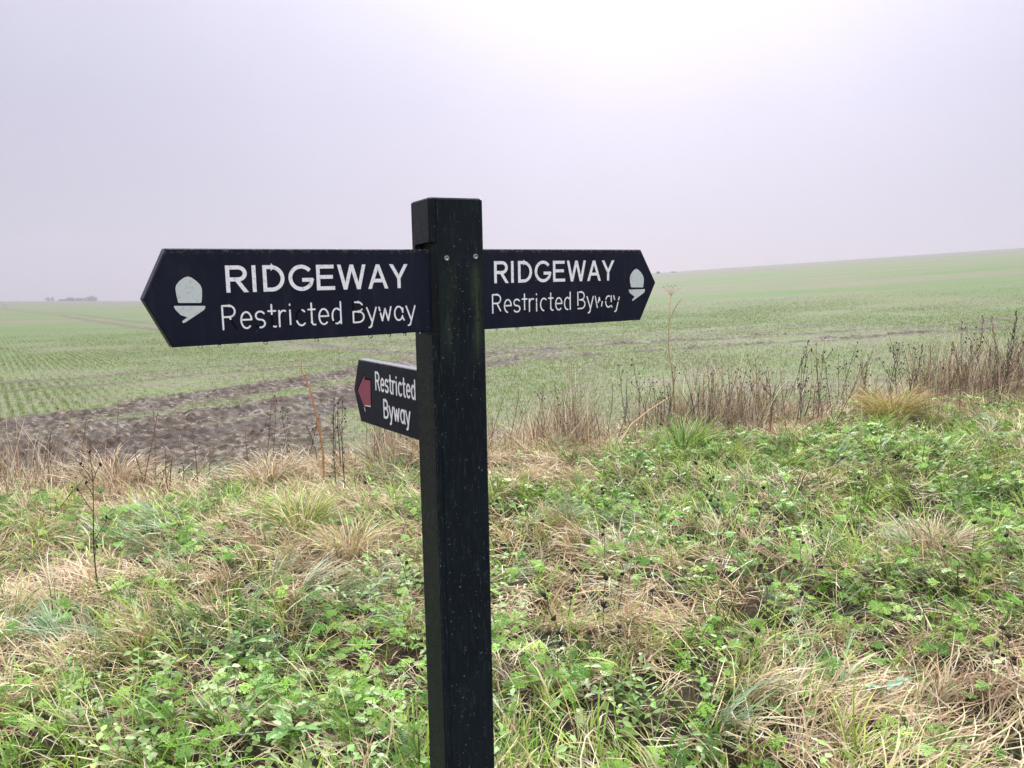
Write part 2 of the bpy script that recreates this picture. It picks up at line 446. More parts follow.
def offset_strip(pts, hw, V, F, z, rnd):
    P = [np.array(p, float) for p in pts]
    n = len(P); L = []; R = []
    for i in range(n):
        a = P[i] - P[i - 1] if i else P[1] - P[0]; b = P[i + 1] - P[i] if i < n - 1 else P[-1] - P[-2]
        a = a / (np.hypot(*a) + 1e-9); b = b / (np.hypot(*b) + 1e-9)
        t = a + b; t = t / (np.hypot(*t) + 1e-9); nn = np.array([-t[1], t[0]])
        cs = max(.5, nn @ np.array([-a[1], a[0]]))
        L.append(P[i] + nn * hw / cs); R.append(P[i] - nn * hw / cs)
    b0 = len(V)
    for i in range(n): V += [(*L[i], z), (*R[i], z)]
    for i in range(n - 1): F.append((b0 + 2 * i, b0 + 2 * i + 1, b0 + 2 * i + 3, b0 + 2 * i + 2))
    if rnd:
        for e, sg in ((0, -1), (n - 1, 1)):
            d = (P[1] - P[0]) if e == 0 else (P[-1] - P[-2]); d = d / (np.hypot(*d) + 1e-9) * sg
            l, r = (L[e], R[e]); q = len(V)
            ang = math.atan2(*(l - P[e])[::-1]); dirn = -1 if sg > 0 else 1
            ring_ = [(P[e][0] + hw * math.cos(ang + dirn * PI * j / 5), P[e][1] + hw * math.sin(ang + dirn * PI * j / 5)) for j in range(6)]
            V += [(*p, z) for p in ring_]
            F.append(tuple(range(q, q + 6)))
def cut(pts, t0, t1):
    P = [np.array(p, float) for p in pts]
    d = [0.]
    for a, b in zip(P[:-1], P[1:]): d.append(d[-1] + float(np.hypot(*(b - a))))
    A, B = t0 * d[-1], t1 * d[-1]
    def at(q):
        for i in range(len(P) - 1):
            if d[i + 1] >= q: 
                f = (q - d[i]) / max(1e-9, d[i + 1] - d[i]); return P[i] * (1 - f) + P[i + 1] * f
        return P[-1]
    return [at(A)] + [P[i] for i in range(len(P)) if A + 1e-6 < d[i] < B - 1e-6] + [at(B)]

def letter_mesh(text, font, cap, width, hw, track, rnd, wear=None, narrow=1.0):
    """local mesh: x to the right, y up from the base line, z towards the reader"""
    total = sum(font[c][0] for c in text) + track * (len(text) - 1)
    fx = width / total
    V = []; F = []; x = 0.
    for ci, c in enumerate(text):
        adv, strokes = font[c]
        for si, st in enumerate(strokes):
            z = .00004 * si + .00001 * (ci % 2)
            if st[0] == 'par':
                _, xa, xb, y0, y1 = st
                dx = (xb - xa) * fx; dy = (y1 - y0) * cap
                hh = hw * math.hypot(dx, dy) / abs(dy)
                b0 = len(V); ax = (x + xa) * fx; bx = (x + xb) * fx
                V += [(ax - hh, y0 * cap, z), (ax + hh, y0 * cap, z), (bx + hh, y1 * cap, z), (bx - hh, y1 * cap, z)]
                F.append((b0, b0 + 1, b0 + 2, b0 + 3)); continue
            pts = [((x + a) * fx, b * cap) for a, b in st]
            segs = [(0, 1)]
            if wear is not None: segs = wear.get((ci, si), [(0, 1)])
            for t0, t1_ in segs:
                q = cut(pts, t0, t1_) if (t0, t1_) != (0, 1) else pts
                if len(q) > 1: offset_strip(q, hw, V, F, z, rnd)
        x += adv + track
    me = bpy.data.meshes.new('lettering'); me.from_pydata(V, [], F); me.update()
    return me

def poly_mesh(name, polys):
    V = []; F = []
    for p, z in polys:
        b0 = len(V); V += [(a, b, z) for a, b in p]; F.append(tuple(range(b0, b0 + len(p))))
    me = bpy.data.meshes.new(name); me.from_pydata(V, [], F); me.update(); return me

HB, TH = .1465, .026
M_board = paint_board()
drop_me = mk_lathe('water_drop', [(.0006, .0032), (.0016, .0024), (.0024, .0008), (.0024, -.0008), (.0017, -.0022), (.0005, -.0029)], 12)
drop_me.materials.append(M_water)

def board(origin_l, dirv, flip, length, tip, tipz, label, drops, start=-.002):
    """a pointed board; x of its own frame runs to the reader's right, z up, y away from the reader"""
    d = Vector((*dirv, 0)).normalized()
    xr = -d if flip else d                                    # reading direction
    yb = Vector((0, 0, 1)).cross(xr)                          # away from the reader
    sg = -1 if flip else 1
    pr = [(start * sg, 0), (length * sg, 0), (tip * sg, tipz), (length * sg, -HB), (start * sg, -HB)]
    bm_v = []; F = []
    e = .0016
    cx = sum(p[0] for p in pr) / 5; cz = -HB / 2
    def inset(p, q): return (p[0] + (cx - p[0]) / abs(cx - p[0]) * q, p[1] + (cz - p[1]) / max(1e-6, abs(cz - p[1])) * (q if abs(cz - p[1]) > .02 else 0))
    for y, q in ((0, e), (e, 0), (TH - e, 0), (TH, e)):
        bm_v += [(inset(p, q)[0], y, inset(p, q)[1]) for p in pr]
    for j in range(3):
        for i in range(5):
            a, b = j * 5 + i, j * 5 + (i + 1) % 5
            F.append((a, b, b + 5, a + 5))
    F.append((4, 3, 2, 1, 0)); F.append((15, 16, 17, 18, 19))
    me = bpy.data.meshes.new('finger_board'); me.from_pydata(bm_v, [], F); me.update()
    import bmesh
    b_ = bmesh.new(); b_.from_mesh(me); bmesh.ops.recalc_face_normals(b_, faces=b_.faces); b_.to_mesh(me); b_.free()
    o = link('finger_board', me, M_board, post_root)
    R = Matrix((xr, yb, Vector((0, 0, 1)))).transposed().to_4x4(); R.translation = L3(*origin_l)
    o.matrix_local = R
    o['label'] = label
    for x, z, sc in drops:
        q = link('water_drop', drop_me, None, o); q.location = (x * sg, TH * .15, -HB - z); q.scale = (sc * 1.5, sc * 1.5, sc * 1.3)
    return o, sg
def put(o, me, name, mat, x, z, lift, label=None):
    me.materials.append(mat); q = link(name, me, None, o)
    q.rotation_euler = (PI / 2, 0, 0); q.location = (x, -lift, z)
    if label: q['label'] = label
    return q

# left-pointing board
drops = [(.40, .001, 1), (.372, .002, .8), (.345, .001, .8), (.30, .002, 1.1), (.262, .001, .7), (.215, .002, 1.0), (.165, .001, .8), (.118, .002, 1.1), (.082, .002, .9), (.052, .002, .9), (.02, .001, .7)]
B1, sg = board((0.004, .0169, -t1), (-math.cos(.1748), -math.sin(.1748)), True, .4368 + .004, .4724 + .004, -.0731, 'large black board pointing left, reading Ridgeway with an acorn', drops, -.004)
put(B1, letter_mesh('RIDGEWAY', CAPS,   .0415, .317, .0031, .03, False), 'lettering', M_white, -.3585, -.0672, .0006)
wear = {(0, 2): [(0, .18)], (3, 0): [(0, .38), (.9, 1)], (4, 0): [(.0, 1)], (5, 0): [(.1, 1)], (6, 0): [(0, .1), (.62, 1)], (9, 1): [(.12, .62), (.75, .9)], (9, 0): [(0, 1)],
        (0, 0): [(0, 1)], (2, 0): [(0, .88)]}
r1 = 'Restricted'
put(B1, letter_mesh(r1, ROUTED, .036, .196, .0020, .115, True), 'lettering_groove', M_groove, -.3655, -.1235, .0003)
put(B1, letter_mesh(r1, ROUTED, .036, .196, .00142, .115, True, wear), 'lettering', M_white, -.3655, -.1233, .0007, 'white routed lettering with flaked paint')
wear = {(0, 0): [(0, .5)], (0, 1): [(.08, .42), (.6, 1)], (2, 0): [(0, .25), (.45, 1)], (3, 1): [(.12, .42), (.8, 1)], (3, 0): [(0, 1)]}
put(B1, letter_mesh('Byway', ROUTED, .034, .119, .0020, .11, True), 'lettering_groove', M_groove, -.1500, -.1232, .0003)
put(B1, letter_mesh('Byway', ROUTED, .034, .119, .00142, .11, True, wear), 'lettering', M_white, -.1500, -.1230, .0007, 'white routed lettering with flaked paint')
def acorn(o, nut, cupp, sx, off):
    P = [((x + off) * sx, z) for x, z in nut]; Q = [((x + off) * sx, z) for x, z in cupp]
    def grow(p, g):
        cx = sum(a for a, b in p) / len(p); cz = sum(b for a, b in p) / len(p)
        return [(cx + (a - cx) * g, cz + (b - cz) * g) for a, b in p]
    put(o, poly_mesh('acorn_groove', [(grow(P, 1.07), 0), (grow(Q, 1.07), .00005)]), 'acorn_groove', M_groove, 0, 0, .0003)
    put(o, poly_mesh('acorn_emblem', [(P, 0), (Q, .00005)]), 'acorn_emblem', M_acorn, 0, 0, .0007, 'pale acorn emblem')
nutL = [(.4082, -.0415), (.4032, -.0432), (.3965, -.0485), (.3912, -.0545), (.3893, -.0605), (.3897, -.0700), (.3912, -.0805), (.3925, -.0815),
        (.4225, -.0806), (.4247, -.0800), (.4262, -.0700), (.4272, -.0600), (.4258, -.0540), (.4205, -.0478), (.4135, -.0430)]
cupL = [(.3862, -.0862), (.3864, -.0898), (.3885, -.0925), (.4170, -.1102), (.4200, -.1106), (.4212, -.1090), (.4200, -.1072), (.4135, -.1025), (.4225, -.0985), (.4292, -.0905), (.4312, -.0862), (.4302, -.0846)]
acorn(B1, nutL, cupL, -1, .004)

# right-pointing board
drops = [(.03, .001, .8), (.075, .002, 1), (.11, .001, .7), (.20, .001, .8), (.26, .002, .9), (.33, .001, .7), (.37, .001, .9)]
B2, sg = board((s, .0027, -t1), (math.cos(.1499), math.sin(.1499)), False, .385, .4276, -.0691, 'black board pointing right, reading Ridgeway with an acorn', drops, -.012)
put(B2, letter_mesh('RIDGEWAY', CAPS, .0405, .293, .0029, .03, False), 'lettering', M_white, .0215, -.0625, .0006)
wear = {(3, 0): [(.0, .8)], (4, 1): [(.3, 1)], (5, 0): [(0, .62), (.75, 1)], (6, 0): [(0, .3), (.36, .85)], (9, 1): [(.1, .8)], (0, 2): [(.0, .8)], (1, 0): [(0, .9)]}
put(B2, letter_mesh(r1, ROUTED, .0335, .183, .0021, .115, True), 'lettering_groove', M_groove, .0180, -.1172, .0003)
put(B2, letter_mesh(r1, ROUTED, .0335, .183, .0014, .115, True, wear), 'lettering', M_white, .0180, -.1170, .0007, 'white routed lettering with flaked paint')
wear = {(0, 0): [(.2, 1)], (0, 1): [(.1, .9)], (2, 1): [(.5, 1)], (2, 2): [(0, .3)], (2, 3): [(.1, .5)], (3, 1): [(.0, .5), (.85, 1)], (3, 0): [(.15, .4), (.5, .9)], (4, 0): [(0, .35)], (4, 1): [(.1, .25), (.4, 1)]}
put(B2, letter_mesh('Byway', ROUTED, .0325, .110, .0021, .11, True), 'lettering_groove', M_groove, .2175, -.1165, .0003)
put(B2, letter_mesh('Byway', ROUTED, .0325, .110, .0014, .11, True, wear), 'lettering', M_white, .2175, -.1163, .0007, 'white routed lettering with much paint gone')
nutR = [(.3722, -.0395), (.3782, -.0422), (.3855, -.0478), (.3905, -.0540), (.3930, -.0600), (.3925, -.0700), (.3912, -.0778), (.3895, -.0785), (.3595, -.0778), (.3575, -.0772),
        (.3548, -.0680), (.3540, -.0590), (.3560, -.0520), (.3612, -.0455), (.3670, -.0412)]
cupR = [(.3509, -.0822), (.3520, -.0868), (.3560, -.0905), (.3675, -.0972), (.3612, -.1030), (.3605, -.1050), (.3622, -.1058), (.3650, -.1045), (.3945, -.0892), (.3962, -.0845), (.3955, -.0822)]
acorn(B2, nutR, cupR, 1, 0)

# lower board that points away to the left
drops = [(.355, .001, .9), (.33, .002, .8), (.30, .001, 1), (.27, .002, .8), (.245, .001, .9), (.215, .002, 1), (.19, .001, .8), (.165, .002, .9), (.135, .001, .8), (.11, .002, 1)]
B3, sg = board((.0437, s, -.3254), (-math.sin(.1771), math.cos(.1771)), True, .3738, .4053, -.0736, 'smaller black board below, pointing away to the left with a red arrow', drops, -.012)
put(B3, letter_mesh(r1, ROUTED, .0385, .188, .0026, .13, True), 'lettering', M_white, -.2825, -.0612, .0006)
put(B3, letter_mesh('Byway', ROUTED, .0385, .124, .0027, .11, True), 'lettering', M_white, -.2455, -.1190, .0006)
arrow = [(-.3825, -.074), (-.3425, -.0345), (-.3417, -.0448), (-.3100, -.0436), (-.3135, -.1028), (-.3442, -.1045), (-.3452, -.1150)]
cxa, cza = -.345, -.074
put(B3, poly_mesh('arrow_groove_shade', [([(cxa + (a - cxa) * 1.13 - .001, cza + (b - cza) * 1.1 + .001) for a, b in arrow], 0)]), 'arrow_groove_shade', M_groove, 0, 0, .0003)  # flat black sheet shifted up and left, painting the shadow of the arrow's recess
put(B3, poly_mesh('arrow_emblem', [(arrow, 0)]), 'arrow_emblem', M_red, 0, 0, .0007, 'faded red arrow')
put(B3, poly_mesh('arrow_edge', [([(-.352, -.1085), (-.3452, -.1150), (-.3440, -.1200), (-.346, -.1200)], 0), ([(-.3442, -.1045), (-.3135, -.1028), (-.3135, -.1048), (-.3440, -.1066)], 0)]), 'arrow_edge', M_white, 0, 0, .0008, 'leftover white paint along the arrow')

# ------------------------------------------------------------------ vegetation builders
def blades(x, y, z0, head, length, width, lean, droop, colr, nseg=4, curl=None, clampz=True, tipcol=None):
    n = len(x); t = np.linspace(0, 1, nseg + 1)
    P = np.zeros((n, nseg + 1, 3)); W = np.zeros((n, nseg + 1, 3))
    px, py, pz = x.copy(), y.copy(), z0.copy()
    hd = head.copy()
    if curl is None: curl = rng.normal(0, .5, n)
    tw = rng.uniform(-.9, .9, n)
    for i in range(nseg + 1):
        th = np.minimum(lean + droop * t[i] ** 1.3, 2.75)
        hh = hd + curl * t[i]
        P[:, i] = np.stack([px, py, pz], 1)
        sx, sy = -np.sin(hh), np.cos(hh)
        # width direction: sideways, rolled about the blade
        ux, uy, uz = -np.cos(th) * np.cos(hh), -np.cos(th) * np.sin(hh), np.sin(th)
        c, s_ = np.cos(tw), np.sin(tw)
        W[:, i] = np.stack([sx * c + ux * s_, sy * c + uy * s_, uz * s_], 1)
        step = length / nseg
        px = px + step * np.sin(th) * np.cos(hh); py = py + step * np.sin(th) * np.sin(hh); pz = pz + step * np.cos(th)
    if clampz:
        g = ground(P[:, :, 0], P[:, :, 1], False)
        lift = rng.uniform(.004, .05, n)[:, None] * (np.arange(nseg + 1) > 0)
        P[:, :, 2] = np.maximum(P[:, :, 2], g + lift)
    taper = np.array([.75] + [1 - .35 * q for q in t[1:-1]] + [.06])
    hw = (width / 2)[:, None] * taper[None]
    A = P + W * hw[..., None]; B = P - W * hw[..., None]
    V = np.stack([A, B], 2).reshape(n, -1, 3)
    m = 2 * (nseg + 1)
    f = np.array([[2 * i, 2 * i + 1, 2 * i + 3, 2 * i + 2] for i in range(nseg)])
    F = (np.arange(n)[:, None, None] * m + f[None]).reshape(-1, 4)
    C = np.repeat(colr[:, None], m, 1)
    if tipcol is not None:
        k_ = np.repeat(t ** 2.2, 2)[None, :, None]
        C = C * (1 - k_) + tipcol[:, None] * k_
    return V.reshape(-1, 3), F, C.reshape(-1, 3)

def join(parts):
    Vs, Fs, Cs = [], [], []; b = 0
    for V, F, C in parts:
        Vs.append(V); Fs.append(F + b); Cs.append(C); b += len(V)
    return np.vstack(Vs), np.vstack(Fs), np.vstack(Cs)

def pick(pal, n, var=.26):
    pal = np.array(pal); c = pal[rng.integers(0, len(pal), n)]
    return np.clip(c * (1 + rng.normal(0, var, (n, 1))) * (1 + rng.normal(0, .05, (n, 3))), .005, .9)

STRAW = [(.64, .52, .32), (.70, .59, .38), (.20, .125, .07), (.50, .38, .23), (.68, .58, .41), (.44, .31, .20), (.78, .71, .54), (.26, .165, .095), (.53, .46, .25), (.36, .24, .15)]
PINK = [(.47, .37, .265), (.39, .295, .205), (.54, .44, .325), (.28, .20, .14)]
BROWN = [(.17, .108, .066), (.11, .068, .044), (.25, .165, .10), (.07, .045, .032)]
GREEN = [(.130, .290, .028), (.18, .36, .042), (.050, .130, .016), (.038, .095, .015), (.26, .42, .06), (.40, .50, .12)]
BLUEG = [(.25, .36, .19), (.33, .43, .27), (.19, .30, .14), (.44, .52, .40)]
YELG = [(.32, .38, .08), (.40, .42, .11), (.26, .33, .055)]
FERN = [(.145, .320, .034), (.21, .41, .050), (.055, .155, .018), (.34, .49, .10), (.22, .37, .09), (.09, .22, .024), (.045, .11, .015)]
NETT = [(.19, .31, .085), (.24, .37, .12), (.15, .26, .07), (.33, .43, .20)]

PATCH = {
 'straw': [(-1.45, 4.26, .28), (-1.9, 3.04, .28), (-4.16, 6.6, .8), (-2.99, 5.91, .5), (-1.37, 4.98, .35), (-.92, 4.37, .35), (.46, 3.23, .28), (.29, 2.82, .12), (1.6, 2.6, .42), (.98, 2.57, .17), (.2, 4.4, .45), (3.97, 8.02, .4), (.7, 7.5, .6), (-2.31, 3.9, .3), (2.2, 4.04, .25), (.07, 6.3, .7), (-.3, 7.2, .6), (1.9, 2.95, .3), (-2.7, 3.5, .5), (2.6, 8.1, .6), (-1.6, 6.4, .5)],
 'fern': [(.95, 3.88, .5), (1.35, 3.59, .5), (.63, 3.77, .3), (1.75, 3.44, .35), (1.55, 4.84, .7), (.98, 5.96, .5), (.18, 2.76, .2), (-.93, 3.34, .4), (-1.93, 4.46, .4), (.98, 3.01, .3), (1.48, 3.15, .3), (2.7, 4.6, .7), (3.3, 6.2, .9), (-.25, 3.3, .4), (.5, 5.3, .5), (.12, 3.8, .3)],
 'nettle': [(-1.27, 2.64, .35), (-.88, 2.5, .35), (-.7, 2.89, .35), (-1.57, 2.73, .3), (-.38, 2.53, .35), (.1, 2.55, .25), (-.45, 3.0, .3), (-.35, 3.8, .35), (.5, 2.45, .3)],
 'lush': [(1.42, 6.6, .6), (3.18, 7.14, .7), (4.23, 7.38, .8), (3.04, 5.65, .7), (.57, 4.97, .3), (-.95, 6.3, .4), (-2.14, 5.29, .5), (2.18, 6.87, .5), (-3.4, 5.3, .5), (5.5, 7.6, 1.0)],
 'blue': [(.3, 4.79, .25), (1.25, 3.71, .15), (-1.17, 3.26, .22), (-1.25, 3.94, .2), (2.08, 3.64, .25), (.5, 2.54, .15), (-.9, 3.79, .25), (-1.84, 3.4, .2), (-.8, 6.6, .3), (-2.3, 4.9, .3)],
}
def weight(kind, x, y):
    q = np.zeros(len(x))
    jx = (fbm(x * 3, y * 3, 200) - .5) * .35; jy = (fbm(x * 3, y * 3, 205) - .5) * .35
    for (cx, cy, r) in PATCH[kind]:
        q = np.maximum(q, np.exp(-((x + jx - cx) ** 2 + (y + jy - cy) ** 2) / (r * r)))
    return q
def scatter(n, rmax=12.6, half=44, rmin=1.3):
    a = np.radians(rng.uniform(-half, half, n)); r = np.sqrt(rng.uniform(rmin ** 2, rmax ** 2, n))
    x, y = r * np.sin(a), r * np.cos(a)
    m = (rng.random(n) < verge_mask(x, y)) & (y < border(x) + .35)
    return x[m], y[m]

# flow of the flattened grass
def flow(x, y):
    return (fbm(x * .9, y * .9, 300, 3) * 2 - 1) * 5.5 + 3.6

# --- clumps: tufts of blades sharing a root, a lean and a colour family
def clump_field(n_cl, per, kind, rmax=12.6):
    cx, cy = scatter(n_cl, rmax)
    ws = weight('straw', cx, cy); wf = weight('fern', cx, cy); wn = weight('nettle', cx, cy); wl = weight('lush', cx, cy); wb = weight('blue', cx, cy)
    n1 = fbm(cx * 1.4, cy * 1.4, 400, 3)
    edge = sstep(1.1, .1, border(cx) - cy)
    if kind == 'straw': p = np.clip(.44 + 1.7 * (n1 - .45) + .9 * ws + .45 * edge - .40 * wf - .35 * wl - .35 * wn, .06, 1)
    if kind == 'green': p = np.clip(.55 - 1.2 * (n1 - .5) - .55 * ws + .35 * wl - .25 * wf - .4 * edge, .06, 1)
    if kind == 'blue': p = np.clip(wb * .7 + .03, 0, 1)
    m = rng.random(len(cx)) < p
    cx, cy = cx[m], cy[m]; n = len(cx)
    k_ = rng.integers(int(per * .5), int(per * 1.6), n)
    ii = np.repeat(np.arange(n), k_); N = len(ii)
    rad = rng.uniform(.02, .07, n)[ii] * np.sqrt(rng.random(N)); an = rng.uniform(0, 2 * PI, N)
    x = cx[ii] + rad * np.cos(an); y = cy[ii] + rad * np.sin(an)
    return cx, cy, ii, N, x, y, an

parts = []
cx, cy, ii, N, x, y, an = clump_field(24000, 16, 'straw')
hd = flow(cx, cy)[ii] + rng.normal(0, .8, N)
lay = rng.random(len(cx))[ii]
lean = np.where(lay < .75, rng.uniform(.95, 1.5, N), rng.uniform(.1, .7, N)); droop = np.where(lay < .75, rng.uniform(0, .7, N), rng.uniform(.6, 1.9, N))
ccol = pick(STRAW, len(cx), .14)
c = np.clip(ccol[ii] * .6 + pick(STRAW, N, .15) * .4, 0, .9)
parts.append(blades(x, y, ground(x, y, False), hd, rng.uniform(.07, .25, N) * rng.uniform(.7, 1.4, len(cx))[ii], rng.uniform(.0030, .0066, N), lean, droop, c, 4, rng.normal(0, 1.0, N)))
print('straw', N)
cx, cy, ii, N, x, y, an = clump_field(15000, 13, 'green')
hd = np.where(rng.random(len(cx))[ii] < .55, flow(cx, cy)[ii] + rng.normal(0, .6, N), an)
yel = rng.random(len(cx)) < .22
ccol = np.where(yel[:, None], pick(YELG, len(cx)), pick(GREEN, len(cx)))
c = np.clip(ccol[ii] * .7 + pick(GREEN, N) * .3, 0, .9)
tip = np.where((rng.random(N) < .25)[:, None], pick(STRAW, N), c)
parts.append(blades(x, y, ground(x, y, False), hd, rng.uniform(.09, .24, N) * rng.uniform(.5, 1.4, len(cx))[ii], rng.uniform(.0036, .0070, N), rng.uniform(.15, .9, N), rng.uniform(.5, 1.7, N), c, 4, None, True, tip))
print('green', N)
cx, cy, ii, N, x, y, an = clump_field(9000, 16, 'blue')
hd = flow(cx, cy)[ii] + 1.2 + rng.normal(0, .35, N)
c = np.clip(pick(BLUEG, len(cx))[ii] * .7 + pick(BLUEG, N) * .3, 0, .9)
parts.append(blades(x, y, ground(x, y, False), hd, rng.uniform(.14, .30, N), rng.uniform(.0040, .0072, N), rng.uniform(.4, 1.0, N), rng.uniform(.4, 1.2, N), c, 4))
print('blue', N)
# single lying straws, pale ones on top of everything
x, y = scatter(64000); N = len(x)
parts.append(blades(x, y, ground(x, y, False) + rng.uniform(.0, .05, N), rng.uniform(0, 2 * PI, N), rng.uniform(.05, .22, N), rng.uniform(.0026, .0054, N), rng.uniform(.8, 1.55, N), rng.uniform(-.1, .5, N), pick(STRAW, N, .2), 3, rng.normal(0, .35, N)))
print('single', N)
V, F, C = join(parts)
o = link('verge_grass', mesh_np('verge_grass', V, F, C), M_grass)
tag(o, 'tangled green and straw coloured grass covering the verge', 'grass', kind='stuff')

# dry fringe of thin dead stems along the field edge
x = rng.uniform(-9, 13, 66000); e = np.abs(rng.normal(0, .45, len(x))) - .12
y = border(x) - e
gap = sstep(-3.6, -3.0, x) * sstep(-.9, -1.6, x)                     # the bare corner by the mud
leftish = sstep(-2.8, -3.6, x)
nz = fbm(x * 1.9, y * .9, 500, 3)
dens = np.clip((.22 + 2.0 * (nz - .43)) * (1 - .72 * gap) * (1 - .45 * leftish), .05, .62 + .15 * sstep(1, -1, x)) * (1 - .35 * sstep(3.5, 5, x))
m = rng.random(len(x)) < dens; x, y = x[m], y[m]; N = len(x)
tall = rng.random(N)
right = sstep(.2, 1.2, x)
ln = (1 + .35 * right) * np.where(tall < .6, rng.uniform(.12, .36, N), rng.uniform(.3, .66, N)) * (.85 + .35 * sstep(-3.2, -4.2, x)) * (1 - .5 * gap[m]) * (.6 + .75 * sstep(.3, .7, nz[m]))
V, F, C = blades(x, y, ground(x, y, False), rng.uniform(0, 2 * PI, N), ln, rng.uniform(.0026, .0056, N), np.abs(rng.normal(0, .44, N)), rng.uniform(0, .9, N), np.where((rng.random(N) < .34 + .12 * right)[:, None], pick(BROWN, N), pick(PINK + PINK + STRAW[4:5], N, .24)), 4, rng.normal(0, .4, N), False)
o = link('dry_grass', mesh_np('dry_grass', V, F, C), M_grass)
tag(o, 'thin fringe of dry tan grass stems standing along the field edge', 'dry grass', kind='stuff')
print('fringe', N)

# --- leafy herbs -------------------------------------------------------
def quad_leaf(L, W, fold=.25):
    """folded diamond leaf: 6 points, 4 tris as 2 quads per side"""
    V = np.array([[0, 0, 0], [.35 * L, W / 2, fold * W / 2], [.35 * L, 0, 0], [.35 * L, -W / 2, fold * W / 2], [L, 0, -.12 * L], [.72 * L, .33 * W, .1 * W], [.72 * L, -.33 * W, .1 * W], [.72 * L, 0, -.05 * L]])
    F = np.array([[0, 2, 1, 1], [0, 3, 2, 2], [2, 7, 5, 1], [2, 3, 6, 7], [7, 4, 5, 5], [7, 6, 4, 4]])
    return V, F
def frond():
    """cut, fern-like leaf built from many small lobes; x along the stalk"""
    VV = []; FF = []; b = 0
    L = 1.0
    def add(px, py, pz, ang, ln, wd):
        nonlocal b
        c, s_ = math.cos(ang), math.sin(ang)
        pts = [(0, 0), (.45 * ln, wd / 2), (ln, 0), (.45 * ln, -wd / 2)]
        for j, (a, q) in enumerate(pts):
            VV.append((px + a * c - q * s_, py + a * s_ + q * c, pz + (0.02 if j in (1, 3) else 0) - .10 * (abs(py + a * s_ + q * c)) ** 1.2 - .16 * max(0, px + a * c - .4) ** 1.5))
        FF.append((b, b + 1, b + 2, b + 3)); b += 4
    add(0, 0, 0, 0, 1.0, .018)
    for i, t in enumerate((.34, .50, .65, .78)):
        ln = (.46, .38, .28, .18)[i]
        for sg in (-1, 1):
            a = sg * 1.0
            for q in (.3, .62, 1.0):
                cx_, cy_ = t + math.cos(a) * ln * q * .75, math.sin(a) * ln * q * .75
                if q < 1:
                    for s2 in (-1, 1): add(cx_, cy_, 0, a + s2 * .85, ln * .42, ln * .27)
                else: add(cx_, cy_, 0, a, ln * .48, ln * .36)
    add(.80, 0, 0, 0, .24, .17)
    for sg in (-1, 1): add(.78, 0, 0, sg * .8, .16, .11)
    return np.array(VV), np.array(FF)
def place_tpl(tpl, pos, head, pitch, roll, scale, colr):
    TV, TF = tpl; n = len(pos); m = len(TV)
    ch_, sh = np.cos(head), np.sin(head); cp, sp = np.cos(pitch), np.sin(pitch); cr, sr = np.cos(roll), np.sin(roll)
    v = TV[None] * scale[:, None, None]
    x, y, z = v[..., 0], v[..., 1], v[..., 2]
    y, z = y * cr[:, None] - z * sr[:, None], y * sr[:, None] + z * cr[:, None]
    x, z = x * cp[:, None] - z * sp[:, None], x * sp[:, None] + z * cp[:, None]
    x, y = x * ch_[:, None] - y * sh[:, None], x * sh[:, None] + y * ch_[:, None]
    P = np.stack([x, y, z], 2) + pos[:, None]
    F = (np.arange(n)[:, None, None] * m + TF[None]).reshape(-1, TF.shape[1])
    return P.reshape(-1, 3), F, np.repeat(colr, m, 0)
def split_tri(F):
    q = F[F[:, 2] != F[:, 3]]; t = F[F[:, 2] == F[:, 3]][:, :3]
    return [q, t]

# feathery leaves in rosettes
cx, cy = scatter(26000)
wf = weight('fern', cx, cy); ws = weight('straw', cx, cy); wn = weight('nettle', cx, cy); wl = weight('lush', cx, cy)
n1 = fbm(cx * 1.6, cy * 1.6, 600, 3); edge = sstep(.9, .1, border(cx) - cy)
p = np.clip(.10 + 1.9 * (n1 - .5) + .66 * wf + .35 * wl - .4 * ws - .4 * edge, .015, 1)
m = rng.random(len(cx)) < p; cx, cy = cx[m], cy[m]; n = len(cx)
k_ = rng.integers(2, 6, n); ii = np.repeat(np.arange(n), k_); N = len(ii)
hd = rng.uniform(0, 2 * PI, N); rad = rng.uniform(0, .03, N)
x = cx[ii] + rad * np.cos(hd); y = cy[ii] + rad * np.sin(hd)
z = ground(x, y, False) + rng.uniform(.015, .10, n)[ii] + rng.uniform(0, .03, N)
ccol = np.clip(pick(FERN, n, .14)[ii] * .75 + pick(FERN, N) * .25, 0, .9)
fr = place_tpl(frond(), np.stack([x, y, z], 1), hd, rng.uniform(-.1, .75, N), rng.normal(0, .3, N), rng.uniform(.036, .085, N), ccol)
print('fronds', N)
o = link('herb_leaves', mesh_np('herb_leaves', *fr), M_leaf)
tag(o, 'low feathery green leaves spreading through the verge grass', 'herbs', kind='stuff')

